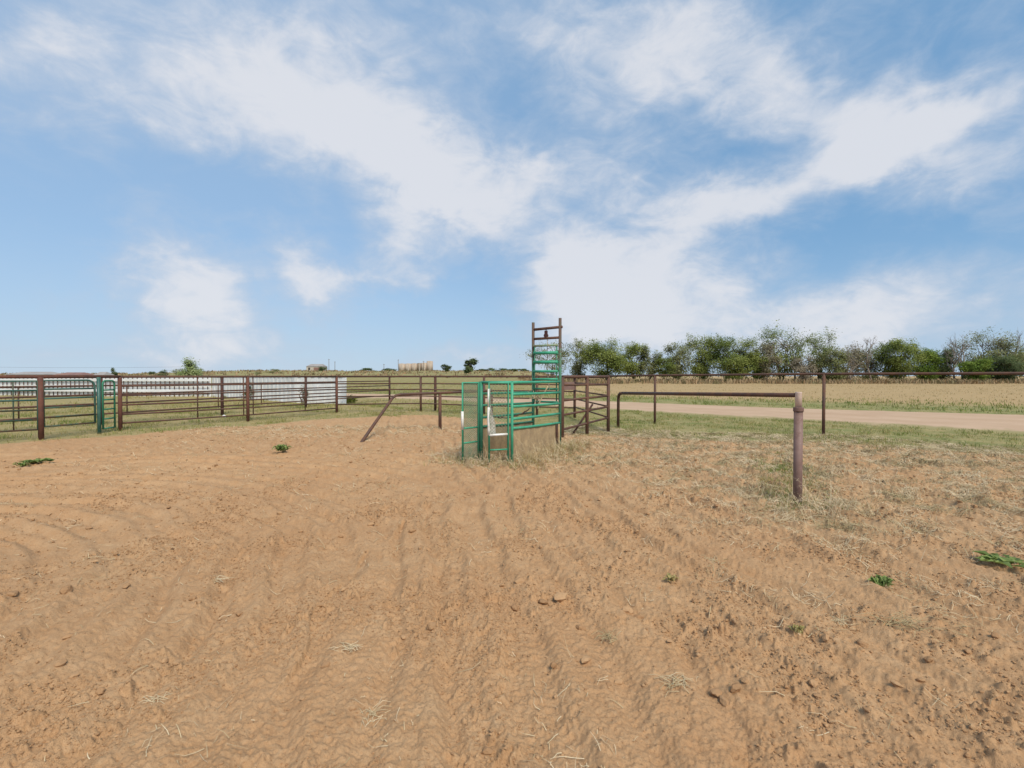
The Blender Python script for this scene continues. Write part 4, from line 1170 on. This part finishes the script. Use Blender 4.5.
def lumps(name, X, Y, sz, sub, label):
    import bmesh
    bm = bmesh.new(); bmesh.ops.create_icosphere(bm, subdivisions=sub, radius=1); bm.verts.ensure_lookup_table()
    iv = np.array([v.co[:] for v in bm.verts]); it = np.array([[v.index for v in f.verts] for f in bm.faces]); bm.free()
    nC = len(X)
    sc = np.stack((rg.uniform(.8, 1.5, nC), rg.uniform(.7, 1.1, nC), rg.uniform(.5, .85, nC)), 1) * sz[:, None]
    nk = 9 if sub > 1 else 4
    dirs = rg.normal(size=(nC, nk, 3)); dirs /= np.linalg.norm(dirs, axis=2)[..., None]
    dist = rg.uniform(.5, .95, (nC, nk))
    dots = np.einsum('nkc,vc->nkv', dirs, iv)
    dsp = np.min(np.where(dots > .05, dist[:, :, None] / np.maximum(dots, .05), 9), axis=1)
    dsp = np.minimum(dsp, 1.0) * (1 + rg.normal(0, .07, dsp.shape))
    pv = iv[None] * dsp[..., None] * sc[:, None, :]
    rz = rg.uniform(0, 6.28, nC); cz, sz_ = np.cos(rz)[:, None], np.sin(rz)[:, None]
    px_, py_ = pv[..., 0] * cz - pv[..., 1] * sz_, pv[..., 0] * sz_ + pv[..., 1] * cz
    pv[..., 0] = px_ + X[:, None]; pv[..., 1] = py_ + Y[:, None]
    pv[..., 2] += (height(X, Y) + sc[:, 2] * (.15 if sub == 1 else .35))[:, None]
    me = np_mesh(name, pv.reshape(-1, 3), (it[None] + (np.arange(nC) * len(iv))[:, None, None]).ravel(), np.full(nC * len(it), 3), mc, False)
    o = bpy.data.objects.new(name, me); COL.objects.link(o); return tag(o, label, 'soil', kind='stuff')


def dens_clod(X, Y):
    return np.clip(.22 + 1.9 * fbm(X / .9 + 71, Y / .9, 3), .05, 1) * (arena_sd(X, Y) > .2)


X, Y = scatter(300000, -8, 8, 1.6, 7, lambda X, Y: dens_clod(X, Y) * np.clip(1.3 - Y / 6, .15, 1))
lumps('soil_crumbs', X, Y, .0028 + .0055 * rg.random(len(X)) ** 2 + .0006 * Y, 1, 'fine crumbs of loose reddish soil over the near ground')
X, Y = scatter(60000, -10, 10, 1.6, 11, lambda X, Y: dens_clod(X, Y) * np.clip(1.25 - Y / 11, .12, 1) * .45)
sz = .004 + .006 * rg.random(len(X)) + .020 * rg.random(len(X)) ** 10
X2, Y2 = scatter(34000, -9, 15, 4.5, 14, lambda X, Y: np.clip(.12 + 1.5 * fbm(X / .8 + 33, Y / .8, 3) + .35 * litter(X, Y), .02, 1) * (arena_sd(X, Y) > .1) * .8)
sz2 = .006 + .026 * rg.random(len(X2)) ** 5
BIG = [(476, 580, 5), (502, 585, 5), (520, 585, 6), (544, 594, 6), (515, 607, 7), (543, 605, 9), (561, 603, 10), (628, 613, 9), (640, 617, 7), (581, 629, 7), (587, 664, 9), (556, 699, 6),
       (423, 640, 6), (413, 658, 4), (323, 672, 6), (554, 672, 6), (620, 683, 7), (738, 697, 10), (727, 704, 8), (718, 695, 7), (63, 597, 7), (9, 600, 8), (124, 591, 6), (65, 638, 6), (56, 672, 8),
       (45, 664, 6), (174, 668, 8), (200, 660, 5), (237, 616, 6), (279, 515, 4), (680, 640, 5), (700, 655, 5), (660, 588, 5), (580, 520, 4), (300, 705, 6), (95, 700, 7), (900, 690, 6), (820, 700, 5), (865, 655, 5)]
Zb = np.array([EYE * F / (b2 - HOR) for _, b2, _ in BIG]); Xb = np.array([xz(a2, z2) for (a2, _, _), z2 in zip(BIG, Zb)]); sb = np.array([r2 for _, _, r2 in BIG]) * Zb / F * .72
lumps('dirt_clods', np.concatenate((X, X2, Xb)), np.concatenate((Y, Y2, Zb)), np.concatenate((sz, sz2, sb)), 2, 'loose lumps of reddish soil over the tilled ground')

# weeds
def weed(px, py, rad, hgt, n, label, seed, mat='weed', name='weed'):
    Z = EYE * F / (py - HOR); x = xz(px, Z); z = hz1(x, Z) + .03; rd_ = random.Random(seed)
    t = MB()
    for k in range(n):
        a = rd_.uniform(0, 6.28); L_ = rad * rd_.uniform(.4, 1); up = hgt * rd_.uniform(.3, 1)
        b0 = Vector((x + rd_.gauss(0, rad * .25), Z + rd_.gauss(0, rad * .25), z - .01)); d = Vector((math.cos(a), math.sin(a), 0)); sd_ = Vector((-d.y, d.x, 0)) * L_ * rd_.uniform(.14, .28)
        m_ = b0 + d * L_ * .5 + Vector((0, 0, up)); e = b0 + d * L_ + Vector((0, 0, up * rd_.uniform(.3, .9)))
        t.poly([b0, m_ + sd_, e, m_ - sd_, m_ - Vector((0, 0, .15 * L_))], [(0, 4, 1), (0, 3, 4), (4, 2, 1), (3, 2, 4)])
    o = t.build(name, M[mat], None, smooth=False, origin=(x, Z, z)); return tag(o, label, 'weed', 'weeds in the dirt')


weed(883, 588, .085, .06, 60, 'bright leafy weed alone in the right foreground dirt', 1)
weed(1003, 567, .16, .04, 34, 'spreading green weed near the right edge of the dirt', 2)
weed(281, 453, .16, .14, 60, 'dark green weed tuft in the dirt left of the bent pipe', 3)
weed(38, 463, .24, .05, 40, 'flat green weed patch by the left edge of the dirt', 4)
weed(22, 466, .12, .08, 30, 'small dark weed beside the flat weed patch at left', 5)
weed(672, 584, .06, .05, 26, 'small faint weed in the middle right dirt', 6, 'grass')
weed(800, 640, .05, .05, 22, 'tiny pale weed in the lower right dirt', 7, 'grass')


def tumble(px, py, rad, n, label, seed, name='dead_stalks'):
    Z = EYE * F / (py - HOR); x = xz(px, Z); z = hz1(x, Z); rd_ = random.Random(seed); m = MB()
    for k in range(n):
        a = rd_.uniform(0, 6.28); L_ = rad * rd_.uniform(.5, 1.2); up = rd_.uniform(.02, .35) * L_
        d = Vector((math.cos(a), math.sin(a) * .7, 0)); b0 = Vector((x + rd_.gauss(0, rad * .3), Z + rd_.gauss(0, rad * .25), z + .004))
        m.tube([b0, b0 + d * L_ * .5 + Vector((rd_.gauss(0, .1) * L_, 0, up)), b0 + d * L_ + Vector((0, rd_.gauss(0, .15) * L_, up * .5))], .0022 * Z / 4 + .0006, 4, cap=False, r1=.001)
    o = m.build(name, M['straw'], None, origin=(x, Z, z)); return tag(o, label, 'dead plant', 'dead stalks in the dirt')


for k, (px, py, rd__, n, lab) in enumerate([(925, 512, .16, 30, 'pale starry tuft of dead stalks in the right dirt'), (900, 630, .16, 45, 'wide tangle of dead stalks below the bright weed'), (610, 640, .10, 22, 'small tangle of dead stalks among the middle clods'),
                                           (680, 690, .10, 30, 'tangle of dead stalks at the bottom right of centre'), (350, 655, .08, 26, 'grey tuft of dead stalks in the lower left of centre'), (370, 715, .09, 30, 'pale tuft of dead stalks at the bottom edge'),
                                           (790, 520, .30, 60, 'grey heap of dead stalks in front of the thick post'), (215, 580, .10, 22, 'small dry tuft in the left middle dirt'), (770, 500, .2, 14, 'long bent stalks left of the thick post'), (150, 705, .06, 16, 'little dry tuft in the bottom left dirt'), (840, 625, .1, 24, 'low dry tuft left of the wide tangle'), (715, 560, .12, 24, 'pale dry tuft in the middle right dirt')]):
    tumble(px, py, rd__, n, lab, 50 + k)
# dry weed caught in the chute
m = MB(); rd_ = random.Random(9); c0 = C2(CH_L * .72, .3, 1.05)
for k in range(34):
    a = Vector((rd_.gauss(0, 1), rd_.gauss(0, 1), rd_.gauss(.2, 1))).normalized() * rd_.uniform(.08, .22)
    m.tube([c0, c0 + a * .6 + Vector((0, 0, .02)), c0 + a], .005, 4, cap=False, r1=.002)
m.tube([C2(CH_L * .68, .2, .85), C2(CH_L * .75, .22, 1.0), C2(CH_L * .86, .15, 1.3)], .016, 5)
o = m.build('dead_weed', M['straw'], None, origin=c0); tag(o, 'pale dry weed caught between the chute rails', 'dead plant')
x, Z = xz(223, 17.2), 17.2
o = MB().poly([(x - .12, Z, .05), (x + .1, Z - .05, .04), (x + .12, Z + .1, .06), (x - .06, Z + .12, .09), (x, Z + .03, .13)], [(0, 1, 4), (1, 2, 4), (2, 3, 4), (3, 0, 4), (3, 2, 1, 0)]).build('scrap', M['white'], None, smooth=False, origin=(x, Z, .04))
tag(o, 'small white crumpled scrap in the grass inside the left alley', 'scrap')
